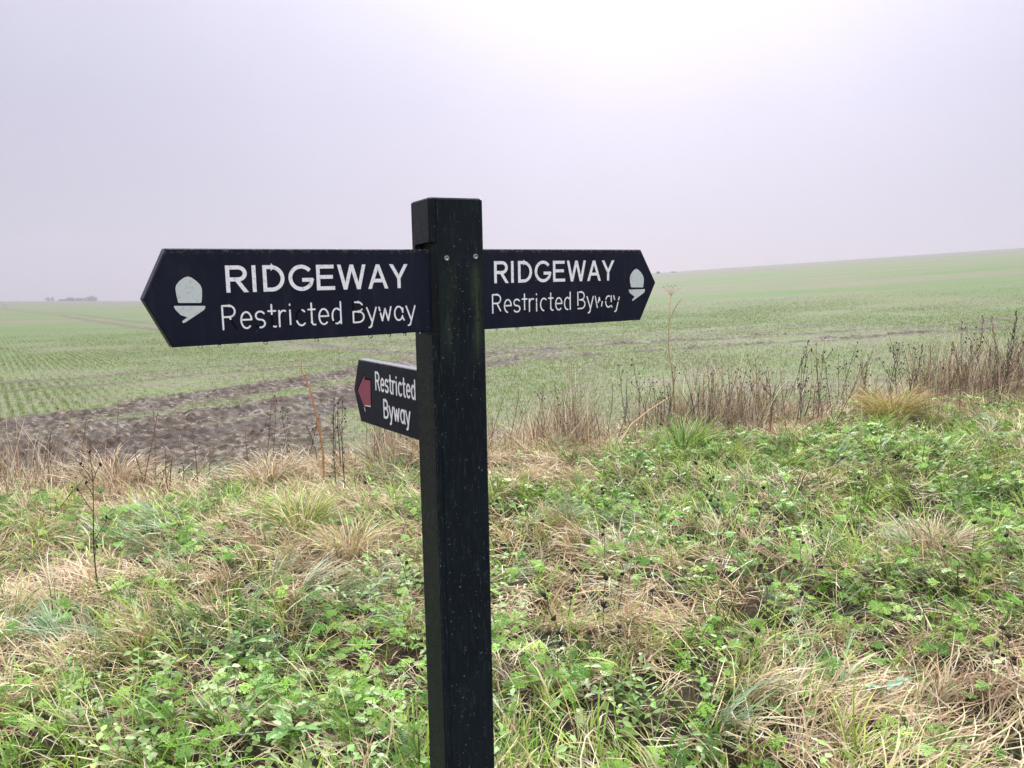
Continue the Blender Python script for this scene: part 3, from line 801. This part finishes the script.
# nettles and other broad small leaves: opposite pairs up short stems
cx, cy = scatter(11000, 11)
wn = weight('nettle', cx, cy); ws = weight('straw', cx, cy); wl = weight('lush', cx, cy)
n1 = fbm(cx * 1.9, cy * 1.9, 700, 3)
m = rng.random(len(cx)) < np.clip(.06 + 1.2 * (n1 - .55) + .9 * wn + .15 * wl - .3 * ws, .02, 1)
cx, cy = cx[m], cy[m]; n = len(cx)
pp = []; hh = rng.uniform(0, 2 * PI, n); ht = rng.uniform(.06, .20, n); lnx = rng.normal(0, .25, n); lny = rng.normal(0, .25, n)
base_c = pick(NETT, n, .15); g0 = ground(cx, cy, False)
for lev in range(4):
    f = (lev + 1) / 4
    for sd in (0, PI):
        pos = np.stack([cx + lnx * ht * f, cy + lny * ht * f, g0 + ht * f], 1)
        pp.append(place_tpl(quad_leaf(1, .62), pos, hh + lev * PI / 2 + sd + rng.normal(0, .2, n), rng.uniform(-.5, .35, n), rng.normal(0, .3, n), rng.uniform(.028, .055, n) * (1.15 - .45 * f), np.clip(base_c * (1 + rng.normal(0, .1, (n, 1))), 0, .9)))
V, F, C = join(pp)
o = link('nettle_leaves', mesh_np('nettle_leaves', V, split_tri(F), C), M_leaf)
tag(o, 'small toothed green nettle leaves in the near verge', 'nettles', kind='stuff')
print('nettles', n)

# --- the sown crop ------------------------------------------------------
N0 = 420000
a = np.radians(rng.uniform(-44, 44, N0)); r = 6.0 + 46 * rng.random(N0) ** .8
x, y = r * np.sin(a), r * np.cos(a)
rd = np.array([-.556, .831]); rn = np.array([.831, .556])
q = x * rn[0] + y * rn[1]; q2 = np.round(q / .14) * .14 + rng.normal(0, .016 + .02 * vnoise(q * .5, x * .3, 77), N0)
al = x * rd[0] + y * rd[1]
x, y = q2 * rn[0] + al * rd[0], q2 * rn[1] + al * rd[1]
mu, _ = mud_fields(x, y); vm = verge_mask(x, y)
pn = fbm(x * .35, y * .35, 800, 4)
keep = (rng.random(N0) < np.clip(1.15 - 1.25 * mu, 0, 1) * (1 - vm) * np.clip(.5 + 2.4 * (pn - .45), .1, 1)) & (y > border(x)) & (rng.random(N0) < sstep(52, 22, np.hypot(x, y)))
x, y = x[keep], y[keep]; N = len(x)
r = np.hypot(x, y)
g = ground(x, y)
pp = []
CROP = [(.115, .205, .036), (.145, .225, .045), (.10, .18, .032), (.165, .225, .06), (.185, .21, .075)]
for j in range(2):
    pp.append(blades(x + rng.normal(0, .012, N), y + rng.normal(0, .012, N), g - .005, rng.uniform(0, 2 * PI, N), rng.uniform(.030, .065, N), rng.uniform(.0035, .0055, N) * (1 + r / 50), rng.uniform(0, .6, N), rng.uniform(.2, 1.3, N), pick(CROP, N, .12), 2, None, False))
V, F, C = join(pp)
o = link('young_crop', mesh_np('young_crop', V, F, C), M_crop)
tag(o, 'rows of young green cereal shoots in the field', 'crop', kind='stuff')
print('crop', N)

# ------------------------------------------------------------------ countable plants
def tube(V, F, pts, r0, r1, n=5):
    P = [Vector(p) for p in pts]; m = len(P); b = len(V)
    for i, p in enumerate(P):
        t = (P[min(i + 1, m - 1)] - P[max(i - 1, 0)]).normalized()
        a = t.orthogonal().normalized(); c = t.cross(a)
        rr_ = r0 + (r1 - r0) * i / (m - 1)
        for j in range(n):
            th = 2 * PI * j / n; V.append(tuple(p + (a * math.cos(th) + c * math.sin(th)) * rr_))
    for i in range(m - 1):
        for j in range(n):
            q, q1 = b + i * n + j, b + i * n + (j + 1) % n
            F.append((q, q1, q1 + n, q + n))
    F.append(tuple(range(b + (m - 1) * n, b + m * n)))
def pymesh(name, V, F, mat):
    me = bpy.data.meshes.new(name); me.from_pydata(V, [], F); me.polygons.foreach_set('use_smooth', [True] * len(F))
    me.update(); me.materials.append(mat); return me
def wobble(p0, p1, n, amp, R):
    p0, p1 = Vector(p0), Vector(p1); out = []
    ph = [R.uniform(0, 6) for _ in range(2)]
    for i in range(n + 1):
        t = i / n; p = p0.lerp(p1, t)
        out.append(p + Vector((math.sin(t * 4.3 + ph[0]) - math.sin(ph[0]), math.sin(t * 3.7 + ph[1]) - math.sin(ph[1]), 0)) * amp * t)
    return out
def head_mesh(R, rx, rz, mat):
    """ragged bud: a rough ovoid with a tuft of bristles on top"""
    V = []; F = []; n = 7; lv = [(-1, .18), (-.6, .75), (0, 1), (.5, .85), (.85, .5), (1.0, .2)]
    for z, q in lv:
        for j in range(n):
            a = 2 * PI * j / n; k2 = q * R.uniform(.8, 1.15)
            V.append((rx * k2 * math.cos(a), rx * k2 * math.sin(a), rz * z * R.uniform(.92, 1.08)))
    for i in range(len(lv) - 1):
        for j in range(n):
            q, q1 = i * n + j, i * n + (j + 1) % n
            F.append((q, q1, q1 + n, q + n))
    F.append(tuple(range(n))[::-1]); F.append(tuple(range((len(lv) - 1) * n, len(lv) * n)))
    for j in range(6):
        a = R.uniform(0, 6.28); b = len(V); d = Vector((math.cos(a), math.sin(a), 0))
        p = d * rx * .5 + Vector((0, 0, rz * .8)); t = p + d * rx * R.uniform(.1, .7) + Vector((0, 0, rz * R.uniform(.5, 1.0)))
        e = Vector((-d.y, d.x, 0)) * rx * .14
        V += [tuple(p - e), tuple(p + e), tuple(t)]; F.append((b, b + 1, b + 2))
    return pymesh('seed_head', V, F, mat)
R0 = random.Random(5)
HEADS = [head_mesh(R0, .0085, .011, M_head), head_mesh(R0, .010, .0135, M_head), head_mesh(R0, .0075, .015, M_head)]
HEADS_S = [head_mesh(R0, .0055, .008, M_head), head_mesh(R0, .0065, .0075, M_head)]

def copy_tree(o, parent=None):
    c = o.copy(); col.objects.link(c)
    if parent is not None: c.parent = parent
    for ch_ in list(o.children): copy_tree(ch_, c)
    return c

def proto_weed(name, seed, kind, mat):
    """unit height; a stem with side branches, seed heads as separate parts"""
    R = random.Random(seed); root = empty(name)
    V = []; F = []; heads = []
    rad = {'knap': .0058, 'bare': .0070, 'spike': .0048}[kind]
    main = wobble((0, 0, -.03), (R.uniform(-.08, .08), R.uniform(-.08, .08), 1), 10, .028, R)
    tube(V, F, main, rad, rad * .35)
    if kind == 'knap':
        heads.append(main[-1])
        for i in range(R.randint(3, 6) if name == 'dead_weed' else R.randint(0, 2)):
            t = R.uniform(.35, .9); p = main[int(t * 10)]; a = R.uniform(0, 6.28); ln = R.uniform(.10, .30) * (1.1 - t * .5)
            e = p + Vector((math.cos(a) * ln * .45, math.sin(a) * ln * .45, ln * .9))
            tube(V, F, wobble(p, e, 4, .01, R), rad * .55, rad * .3, 4); heads.append(e)
    elif kind == 'bare':
        for i in range(R.randint(2, 6)):
            t = R.uniform(.2, .95); p = main[int(t * 10)]; a = R.uniform(0, 6.28); ln = R.uniform(.05, .22)
            e = p + Vector((math.cos(a) * ln * .6, math.sin(a) * ln * .6, ln * .8)); tube(V, F, wobble(p, e, 3, .01, R), rad * .5, rad * .2, 4)
            if R.random() < .4: heads.append(e)
    else:
        for i in range(26):
            t = .3 + .7 * i / 26; j = t * 10; p = main[int(j)].lerp(main[min(10, int(j) + 1)], j - int(j)); a = R.uniform(0, 6.28); ln = R.uniform(.03, .13) * (1.25 - t)
            e = p + Vector((math.cos(a) * ln * .45, math.sin(a) * ln * .45, ln * .9)); tube(V, F, wobble(p, e, 3, .006, R), rad * .5, rad * .35, 4)
            for q in (.35, .6, .8, 1.0):                      # withered florets stay in the spike's own mesh
                c = Vector(p).lerp(e, q); b = len(V); sz = R.uniform(.004, .008)
                V += [tuple(c + Vector(v) * sz) for v in ((1, 0, 0), (-.5, .87, 0), (-.5, -.87, 0), (0, 0, 1.5), (0, 0, -1))]
                F += [(b, b + 1, b + 3), (b + 1, b + 2, b + 3), (b + 2, b, b + 3), (b + 1, b, b + 4), (b + 2, b + 1, b + 4), (b, b + 2, b + 4)]
        heads.append(main[-1])
    link('stem', pymesh('stem', V, F, mat), None, root)
    for hpos in heads:
        q = link('seed_head', R.choice(HEADS_S if kind != 'knap' else HEADS), None, root)
        q.location = hpos; q.rotation_euler = (R.uniform(-.4, .4), R.uniform(-.4, .4), R.uniform(0, 6)); 
    return root

LAB = {'knap': ('{} dead weed stem with small black seed heads at the field edge', '{} black headed dead weeds at the field edge'),
       'bare': ('{} dead stalk with short side twigs at the field edge', '{} dead stalks at the field edge'),
       'spike': ('{} dead weed with a thick withered flower spike at the field edge', '{} withered flower spikes at the field edge')}
protos = {'knap': [proto_weed('dead_weed', i, 'knap', M_dark) for i in range(3)] + [proto_weed('dead_weed', 40 + i, 'knap', M_brown) for i in range(3)],
          'bare': [proto_weed('dead_stalk', 10 + i, 'bare', M_brown) for i in range(3)] + [proto_weed('dead_stalk', 15, 'bare', M_tan), proto_weed('dead_stalk', 17, 'bare', M_dark)],
          'spike': [proto_weed('withered_spike', 20 + i, 'spike', M_dark if i < 2 else M_brown) for i in range(4)]}
used = set()
def plant(kind, x, y, h, lean=None, label=None, group=None, which=None):
    P = protos[kind]; i = random.randrange(len(P)) if which is None else which
    src = P[i]
    if (kind, i) in used: o = copy_tree(src)
    else: o = src; used.add((kind, i))
    o.location = (x, y, G1(x, y) - .01); o.scale = (max(.75, h) if h < 1.2 else h,) * 2 + (h,)
    lx, ly = lean if lean else (random.gauss(0, .17), random.gauss(.04, .19))
    o.rotation_euler = (lx, ly, random.uniform(0, 6.28))
    if 'group' in o: del o['group']
    tone = next((c.data.materials[0].name.split('_')[-1] for c in o.children if c.name.startswith('stem')), 'dark')
    tag(o, label or LAB[kind][0].format(tone), 'dead plant', group if label else LAB[kind][1].format(tone))
    return o
RW = random.Random(99)
def bd(x): return float(np.interp(x, BX, BY))
# a thick hedge of weeds to the right, thinner to the left of the post
spots = []
for i in range(72): spots.append((RW.uniform(.25, 7.2), 'knap', RW.uniform(.45, .88)))
for i in range(62): spots.append((RW.uniform(.4, 7.0), 'bare', RW.uniform(.4, .8)))
for i in range(16): spots.append((RW.gauss(1.85, .22), 'bare', RW.uniform(.45, .8)))
for i in range(13): spots.append((RW.gauss(4.7, .4), 'spike', RW.uniform(.55, .95)))
for i in range(22): spots.append((RW.gauss(5.8, .33), 'spike', RW.uniform(.65, 1.05)))
for i in range(10): spots.append((RW.uniform(2.2, 4.5), 'knap', RW.uniform(.7, 1.0)))
for i in range(12): spots.append((RW.uniform(-2.7, .1), 'knap', RW.uniform(.35, .75)))
for i in range(22): spots.append((RW.uniform(-2.8, 0), 'bare', RW.uniform(.3, .65)))
for i in range(24): spots.append((RW.uniform(-4.6, -2.6), 'bare', RW.uniform(.35, .8)))
for xx, kd, h in spots:
    bent = (RW.gauss(0, .5), RW.gauss(0, .5)) if RW.random() < .2 else None       # some have been blown over
    plant(kd, xx, bd(xx) - abs(RW.gauss(.15, .33)) + .1, h * RW.uniform(.75, 1.12), bent)
# plants that stand out
plant('knap', -2.06, 3.82, .74, (0.02, -.03), 'thin black forked stem standing alone in the near grass at left', None, 1)
plant('knap', -1.27, 5.92, .72, (.03, -.06), 'tall dark branching weed beside the orange stalk left of the post', None, 2)
plant('spike', -1.36, 6.02, .62, (.0, -.10), 'dark withered spike just right of the orange stalk', None, 0)
plant('bare', -3.69, 5.71, .95, (.02, -.06), 'tall tan stalk at the far left edge of the verge', None, 3)
plant('knap', -3.02, 5.0, .42, (.5, -.75), 'dark weed stem leaning steeply at the left edge', None, 2)
def stalk(name, pts, r0, r1, mat, label, cat='dead plant', extra=None):
    root = empty(name, pts[0]); V = []; F = []
    P = [Vector(p) - Vector(pts[0]) for p in pts]; tube(V, F, P, r0, r1, 6)
    for e in (extra or []):
        tube(V, F, [Vector(p) - Vector(pts[0]) for p in e], r0 * .6, r0 * .3, 5)
    link('stem', pymesh('stem', V, F, mat), None, root); tag(root, label, cat); return root
g = G1(-1.5, 6.2)
stalk('dead_stalk', [(-1.50, 6.2, g - .03), (-1.50, 6.2, g + .25), (-1.54, 6.2, g + .5), (-1.575, 6.21, g + .68), (-1.60, 6.2, g + .78), (-1.655, 6.2, g + .90), (-1.652, 6.2, g + 1.0)], .0095, .004, M_orange, 'crooked orange brown stalk standing left of the lower sign board',
      extra=[[(-1.52, 6.2, g + .38), (-1.50, 6.2, g + .46)], [(-1.575, 6.21, g + .68), (-1.60, 6.2, g + .70)], [(-1.63, 6.2, g + .86), (-1.60, 6.2, g + .88)]])
# the tall umbellifer
bx, by = 1.66, 7.9; g = G1(bx, by)
U = stalk('umbel_plant', [(bx, by, g - .03), (bx - .03, by, g + .35), (bx - .06, by, g + .65), (bx - .10, by, g + .85), (bx - .10, by, g + 1.1), (bx - .085, by, g + 1.40)], .0085, .004, M_tan, 'tall dry hogweed stalk with a flat seed umbel above the right board tip',
          extra=[[(bx - .095, by, g + 1.12), (bx - .05, by, g + 1.24), (bx + .01, by, g + 1.33), (bx + .035, by, g + 1.35)]])
V = []; F = []; top = Vector((-.085, 0, 1.40)); RU = random.Random(3)
for i in range(11):
    a = 2 * PI * i / 11 + RU.uniform(-.2, .2); rr_ = RU.uniform(.03, .10); e = top + Vector((math.cos(a) * rr_, math.sin(a) * rr_, RU.uniform(.045, .10)))
    tube(V, F, [top, top.lerp(e, .5) + Vector((0, 0, .008)), e], .0016, .001, 4)
    for j in range(5):
        b = RU.uniform(0, 6.28); e2 = e + Vector((math.cos(b) * .012, math.sin(b) * .012, .012)); tube(V, F, [e, e2], .001, .0018, 4)
link('umbel', pymesh('umbel', V, F, M_tan), None, U)
# a fallen pale stem on the edge
g1, g2 = G1(.95, 6.9), G1(1.5, 7.7)
stalk('fallen_stalk', [(.92, 6.75, g1 + .16), (1.08, 7.1, g1 + .28), (1.3, 7.45, g1 + .36), (1.55, 7.75, g2 + .40)], .007, .009, M_tan, 'pale fallen stalk lying aslant across the grass right of the post')

# short dead flower stems with black heads among the near leaves
RK = random.Random(21)
knap = [proto_weed('dead_flower', 60 + i, 'knap', M_dark) for i in range(4)]
for P in knap:
    for c in P.children:
        if c.name.startswith('seed_head'): c.scale = (2.7, 2.7, 2.7)
first = set()
KS = []
for i in range(52):
    if i < 36: KS.append((RK.gauss(1.2, .62), RK.uniform(2.6, 5.0)))
    elif i < 45: KS.append((RK.uniform(.1, .5), RK.uniform(2.6, 3.4)))
    else: KS.append((RK.uniform(-.5, -.25), RK.uniform(2.7, 4.0)))
for i, (xx, yy) in enumerate(KS):
    j = i % 4
    o = knap[j] if j not in first else copy_tree(knap[j]); first.add(j)
    h = RK.uniform(.17, .33); o.location = (xx, yy, G1(xx, yy) - .01); o.scale = (.42, .42, h); o.rotation_euler = (RK.gauss(0, .3), RK.gauss(0, .3), RK.uniform(0, 6.28))
    tag(o, 'short dark dead flower stem with black seed heads among the verge leaves', 'dead flower', 'black seed heads among the verge leaves')

# grass tussocks one can tell apart
def tussock(x, y, n, rad, ln, pal, label, lean=(.1, .7), dr=(.9, 1.9)):
    a = rng.uniform(0, 2 * PI, n); q = rad * np.sqrt(rng.random(n))
    px, py = x + q * np.cos(a), y + q * np.sin(a)
    V, F, C = blades(px, py, ground(px, py, False), a + rng.normal(0, .35, n), rng.uniform(*ln, n), rng.uniform(.003, .0052, n), rng.uniform(*lean, n), rng.uniform(*dr, n), pick(pal, n, .15), 5)
    g = G1(x, y); V = V - np.array([x, y, g])
    o = link('grass_tussock', mesh_np('grass_tussock', V, F, C), M_grass); o.location = (x, y, g)
    tag(o, label, 'grass tussock', 'grass tussocks on the verge')
tussock(-1.34, 4.87, 420, .13, (.25, .42), YELG + STRAW[:3] + GREEN[:2], 'yellow green tussock with drooping blades left of the post')
tussock(-.92, 4.37, 330, .11, (.2, .34), STRAW + YELG, 'straw tussock close to the left side of the post')
tussock(3.75, 7.78, 520, .20, (.3, .5), [(.36, .21, .09), (.42, .27, .12), (.30, .17, .08)] + YELG[:2], 'rusty brown tussock under the weeds on the right')
tussock(-.62, 6.55, 380, .16, (.28, .46), STRAW + [(.36, .22, .11)], 'drooping tan tussock just left of the post at the edge')
tussock(-3.2, 6.2, 380, .18, (.3, .5), STRAW + PINK, 'pale dry tussock beside the mud at left')
tussock(2.2, 4.04, 330, .12, (.2, .34), STRAW[2:5] + PINK, 'small pale straw tussock at the right edge of the picture')
tussock(.25, 7.5, 420, .22, (.25, .42), PINK + STRAW[:2], 'pinkish flattened tussock just right of the post at the field edge', (.7, 1.3), (.3, .8))
tussock(1.46, 6.7, 360, .15, (.28, .45), GREEN + BLUEG[:1], 'deep green broad tussock below the brown stalks', (.1, .8), (.6, 1.3))
tussock(-1.95, 6.25, 340, .14, (.25, .45), STRAW + PINK, 'brown dry tussock in front of the bare mud')

# broad dock leaves
def dock(x, y, n, size, c, label, stand=.5):
    root = empty('dock_plant', (x, y, G1(x, y) + .04)); tag(root, label, 'dock plant')
    for i in range(n):
        L, W = size * random.uniform(.8, 1.1), size * .42
        V = []; F = []; C = []
        for q in range(9):
            t = q / 8; wd = W * math.sin(PI * min(1, t * .93 + .06)) ** .7 * (1 - .25 * t)
            for j in range(-3, 4):
                yy = wd * j / 6; V.append((t * L, yy + .006 * math.sin(q * 2.1 + j), .35 * abs(yy) - .35 * L * t * t * .5 + .004 * math.sin(q * 3 + j * 2)))
                C.append([v * (1.25 if j == 0 else 1) for v in c])
        for q in range(8):
            for j in range(6): F.append((q * 7 + j, q * 7 + j + 1, q * 7 + j + 8, q * 7 + j + 7))
        me = mesh_np('leaf', np.array(V), np.array(F), np.array(C), smooth=True)
        o = link('leaf', me, M_leaf, root); o.rotation_euler = (random.uniform(-.3, .3), -stand * random.uniform(.6, 1.2), 2 * PI * i / max(1, n) + random.uniform(-.5, .5)); o.location = (0, 0, .05)
dock(1.33, 2.69, 2, .12, (.27, .40, .27), 'broad pale bluish dock leaves lying near the bottom right')
dock(-1.92, 3.69, 3, .12, (.30, .42, .13), 'upright yellow green dock leaves below the lone black stem')
dock(-2.05, 3.42, 2, .11, (.46, .54, .46), 'whitish wet dock leaves in the left grass')
dock(-.72, 2.42, 3, .13, (.16, .30, .09), 'green dock leaves among nettles at the bottom left')

# ------------------------------------------------------------------ far things
def leaf_cloud(n, cen, rad, size, R):
    p = R.normal(0, 1, (n, 3)); p /= np.linalg.norm(p, axis=1)[:, None]; p *= (R.random(n) ** .4)[:, None]
    p *= 1 + .35 * (vnoise(p[:, 0] * 3 + 5, p[:, 2] * 3, 3)[:, None] - .5)
    c = p * np.array(rad) + np.array(cen)
    t = R.normal(0, 1, (n, 3)); t /= np.linalg.norm(t, axis=1)[:, None]; b = np.cross(t, R.normal(0, 1, (n, 3))); b /= np.linalg.norm(b, axis=1)[:, None]
    sz = (size * R.uniform(.6, 1.3, n))[:, None]
    V = np.stack([c + t * sz, c + b * sz * .6, c - t * sz, c - b * sz * .6], 1).reshape(-1, 3)
    return V, np.arange(4 * n).reshape(-1, 4)
m_ft = simple('far_foliage', (.11, .11, .095), .8, .1, .4, 2)
RF = np.random.default_rng(4)
def far_tree(name, x, y, h, wd, label, group):
    g = float(base_h(np.array([x]), np.array([y]))[0]); root = empty(name, (x, y, g - .2))
    V = []; F = []; R = random.Random(int(x * 10))
    tube(V, F, [(0, 0, 0), (.1, 0, h * .3), (.1, .1, h * .65)], h * .04, h * .015, 7)
    for i in range(6):
        a = R.uniform(0, 6.28); tube(V, F, [(.1, 0, h * .3), (math.cos(a) * wd * .25, math.sin(a) * wd * .25, h * .55), (math.cos(a) * wd * .4, math.sin(a) * wd * .4, h * .78)], h * .015, h * .005, 5)
    link('trunk', pymesh('trunk', V, F, M_wood), None, root)
    v, f = leaf_cloud(800, (0, 0, h * .6), (wd * .5, wd * .5, h * .4), h * .05, RF)
    link('crown', mesh_np('crown', v, f), m_ft, root)
    tag(root, label, 'tree' if 'tree' in name else 'bush', group)
far_tree('far_bush', 63, 345, 1.4, 1.8, 'tiny dark bush on the skyline just right of the sign tip', 'bushes on the skyline')
far_tree('far_bush', 71, 352, 1.0, 2.6, 'low dark bush on the skyline behind the tall umbel', 'bushes on the skyline')
# a far wood, one faint mass in the fog
Vs, Fs, b = [], [], 0
for i in range(9):
    X0 = -289 + i * 3.3 + RF.normal(0, 1.); Y0 = 498 + RF.normal(0, 5); hh_ = RF.uniform(3.8, 5.6); g = float(base_h(np.array([X0]), np.array([Y0]))[0])
    v, f = leaf_cloud(130, (X0, Y0, g + hh_ * .5), (RF.uniform(2.4, 4.2), 3, hh_ * .5), .6, RF)
    Vs.append(v); Fs.append(f + b); b += len(v)
o = link('far_wood', mesh_np('far_wood', np.vstack(Vs), np.vstack(Fs)), m_ft)
tag(o, 'faint grey wood on the far left skyline in the mist', 'wood', kind='stuff')

# ------------------------------------------------------------------ haze
HAZE = .0014
V = [(x, y, z) for z in (-14, 46) for y in (-640, 640) for x in (-640, 640)]
F = [(0, 2, 3, 1), (4, 5, 7, 6), (0, 1, 5, 4), (2, 6, 7, 3), (0, 4, 6, 2), (1, 3, 7, 5)]
me = bpy.data.meshes.new('haze'); me.from_pydata(V, [], F); me.update()
hm = bpy.data.materials.new('haze_air'); hm.use_nodes = True; t = hm.node_tree; t.nodes.clear()
out = t.nodes.new('ShaderNodeOutputMaterial'); pv = t.nodes.new('ShaderNodeVolumePrincipled')
pv.inputs['Density'].default_value = HAZE; pv.inputs['Color'].default_value = (.46, .445, .51, 1); pv.inputs['Anisotropy'].default_value = .25
t.links.new(pv.outputs[0], out.inputs['Volume'])
o = link('haze', me, hm); tag(o, 'thin pale mist lying over the whole field', 'mist', kind='stuff')

# ------------------------------------------------------------------ sky and sun
SUN_EL, SUN_AZ = math.radians(30), math.radians(9)         # azimuth clockwise from +Y
sd = Vector((math.sin(SUN_AZ) * math.cos(SUN_EL), math.cos(SUN_AZ) * math.cos(SUN_EL), math.sin(SUN_EL)))
wd = bpy.data.worlds.new('World'); scene.world = wd; wd.use_nodes = True
t = wd.node_tree; t.nodes.clear(); N_ = t.nodes.new; Lk = t.links.new
out = N_('ShaderNodeOutputWorld'); bg = N_('ShaderNodeBackground'); bg.inputs['Strength'].default_value = .1
sky = N_('ShaderNodeTexSky'); sky.sky_type = 'NISHITA'; sky.sun_disc = False; sky.sun_elevation = SUN_EL; sky.sun_rotation = SUN_AZ
co = N_('ShaderNodeTexCoord')
nrm = N_('ShaderNodeVectorMath'); nrm.operation = 'NORMALIZE'; Lk(co.outputs['Generated'], nrm.inputs[0])
sep = N_('ShaderNodeSeparateXYZ'); Lk(nrm.outputs[0], sep.inputs[0])
# fog-grey cloud cover, brighter overhead
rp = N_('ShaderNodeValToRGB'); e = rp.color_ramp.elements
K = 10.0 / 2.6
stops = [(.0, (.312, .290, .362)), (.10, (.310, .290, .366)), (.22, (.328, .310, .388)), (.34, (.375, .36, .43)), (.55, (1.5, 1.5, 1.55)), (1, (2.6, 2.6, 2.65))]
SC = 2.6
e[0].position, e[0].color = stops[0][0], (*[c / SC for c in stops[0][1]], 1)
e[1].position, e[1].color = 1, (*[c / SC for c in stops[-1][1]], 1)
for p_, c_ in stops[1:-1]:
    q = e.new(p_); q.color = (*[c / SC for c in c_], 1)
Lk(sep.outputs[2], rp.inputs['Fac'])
def vm(op, a, b):
    n = N_('ShaderNodeVectorMath'); n.operation = op
    for v, i in ((a, 0), (b, 1)):
        if hasattr(v, 'links'): Lk(v, n.inputs[i])
        else: n.inputs[i].default_value = v
    return n
def mt(op, a, b):
    n = N_('ShaderNodeMath'); n.operation = op
    for v, i in ((a, 0), (b, 1)):
        if hasattr(v, 'links'): Lk(v, n.inputs[i])
        else: n.inputs[i].default_value = v
    return n.outputs[0]
dp = vm('DOT_PRODUCT', nrm.outputs[0], tuple(sd)).outputs['Value']
glow = mt('MULTIPLY', mt('POWER', mt('MAXIMUM', dp, 0.0), 9.0), .58)
glow2 = mt('MULTIPLY', mt('POWER', mt('MAXIMUM', dp, 0.0), 3.0), .0)
cl = N_('ShaderNodeTexNoise'); cl.inputs['Scale'].default_value = 1.6; cl.inputs['Detail'].default_value = 4; Lk(nrm.outputs[0], cl.inputs['Vector'])
cf = N_('ShaderNodeMapRange'); Lk(cl.outputs['Fac'], cf.inputs[0])
for i_, v_ in enumerate((.25, .75, .90, 1.09)): cf.inputs[i_ + 1].default_value = v_
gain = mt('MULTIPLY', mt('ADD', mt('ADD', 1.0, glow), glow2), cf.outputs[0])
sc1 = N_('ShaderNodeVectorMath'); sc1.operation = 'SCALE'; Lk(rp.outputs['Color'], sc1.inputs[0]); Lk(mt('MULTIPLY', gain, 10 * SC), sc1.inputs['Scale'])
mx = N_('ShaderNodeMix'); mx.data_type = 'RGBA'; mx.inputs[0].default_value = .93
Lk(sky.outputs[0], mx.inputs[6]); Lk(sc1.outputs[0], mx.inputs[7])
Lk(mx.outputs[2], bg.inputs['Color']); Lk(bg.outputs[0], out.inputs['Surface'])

ld = bpy.data.lights.new('sun', 'SUN'); ld.energy = 1.5; ld.angle = math.radians(14); ld.color = (1, .96, .91)
lo = bpy.data.objects.new('sun', ld); col.objects.link(lo); lo.rotation_euler = (-sd).to_track_quat('-Z', 'Y').to_euler()

# ------------------------------------------------------------------ camera and render
cam = bpy.data.cameras.new('camera'); cam.sensor_fit = 'HORIZONTAL'; cam.sensor_width = 36; cam.lens = 36 * 792.7 / 1024
cam.clip_start = .05; cam.clip_end = 3000
co_ = bpy.data.objects.new('camera', cam); col.objects.link(co_)
co_.location = (0, 0, CH); co_.rotation_euler = (math.radians(90 - 6.2686), 0, 0)
scene.camera = co_
vs = scene.view_settings; vs.view_transform = 'Standard'; vs.look = 'None'; vs.exposure = 0.85; vs.gamma = 1.0; vs.use_curve_mapping = False
scene.render.engine = 'CYCLES'
cy = scene.cycles
cy.max_bounces = 8; cy.diffuse_bounces = 3; cy.glossy_bounces = 3; cy.transmission_bounces = 5; cy.volume_bounces = 2; cy.transparent_max_bounces = 8
cy.use_denoising = True; cy.denoiser = 'OPENIMAGEDENOISE'; cy.denoising_input_passes = 'RGB_ALBEDO_NORMAL'; cy.denoising_prefilter = 'NONE'; cy.sample_clamp_indirect = 6
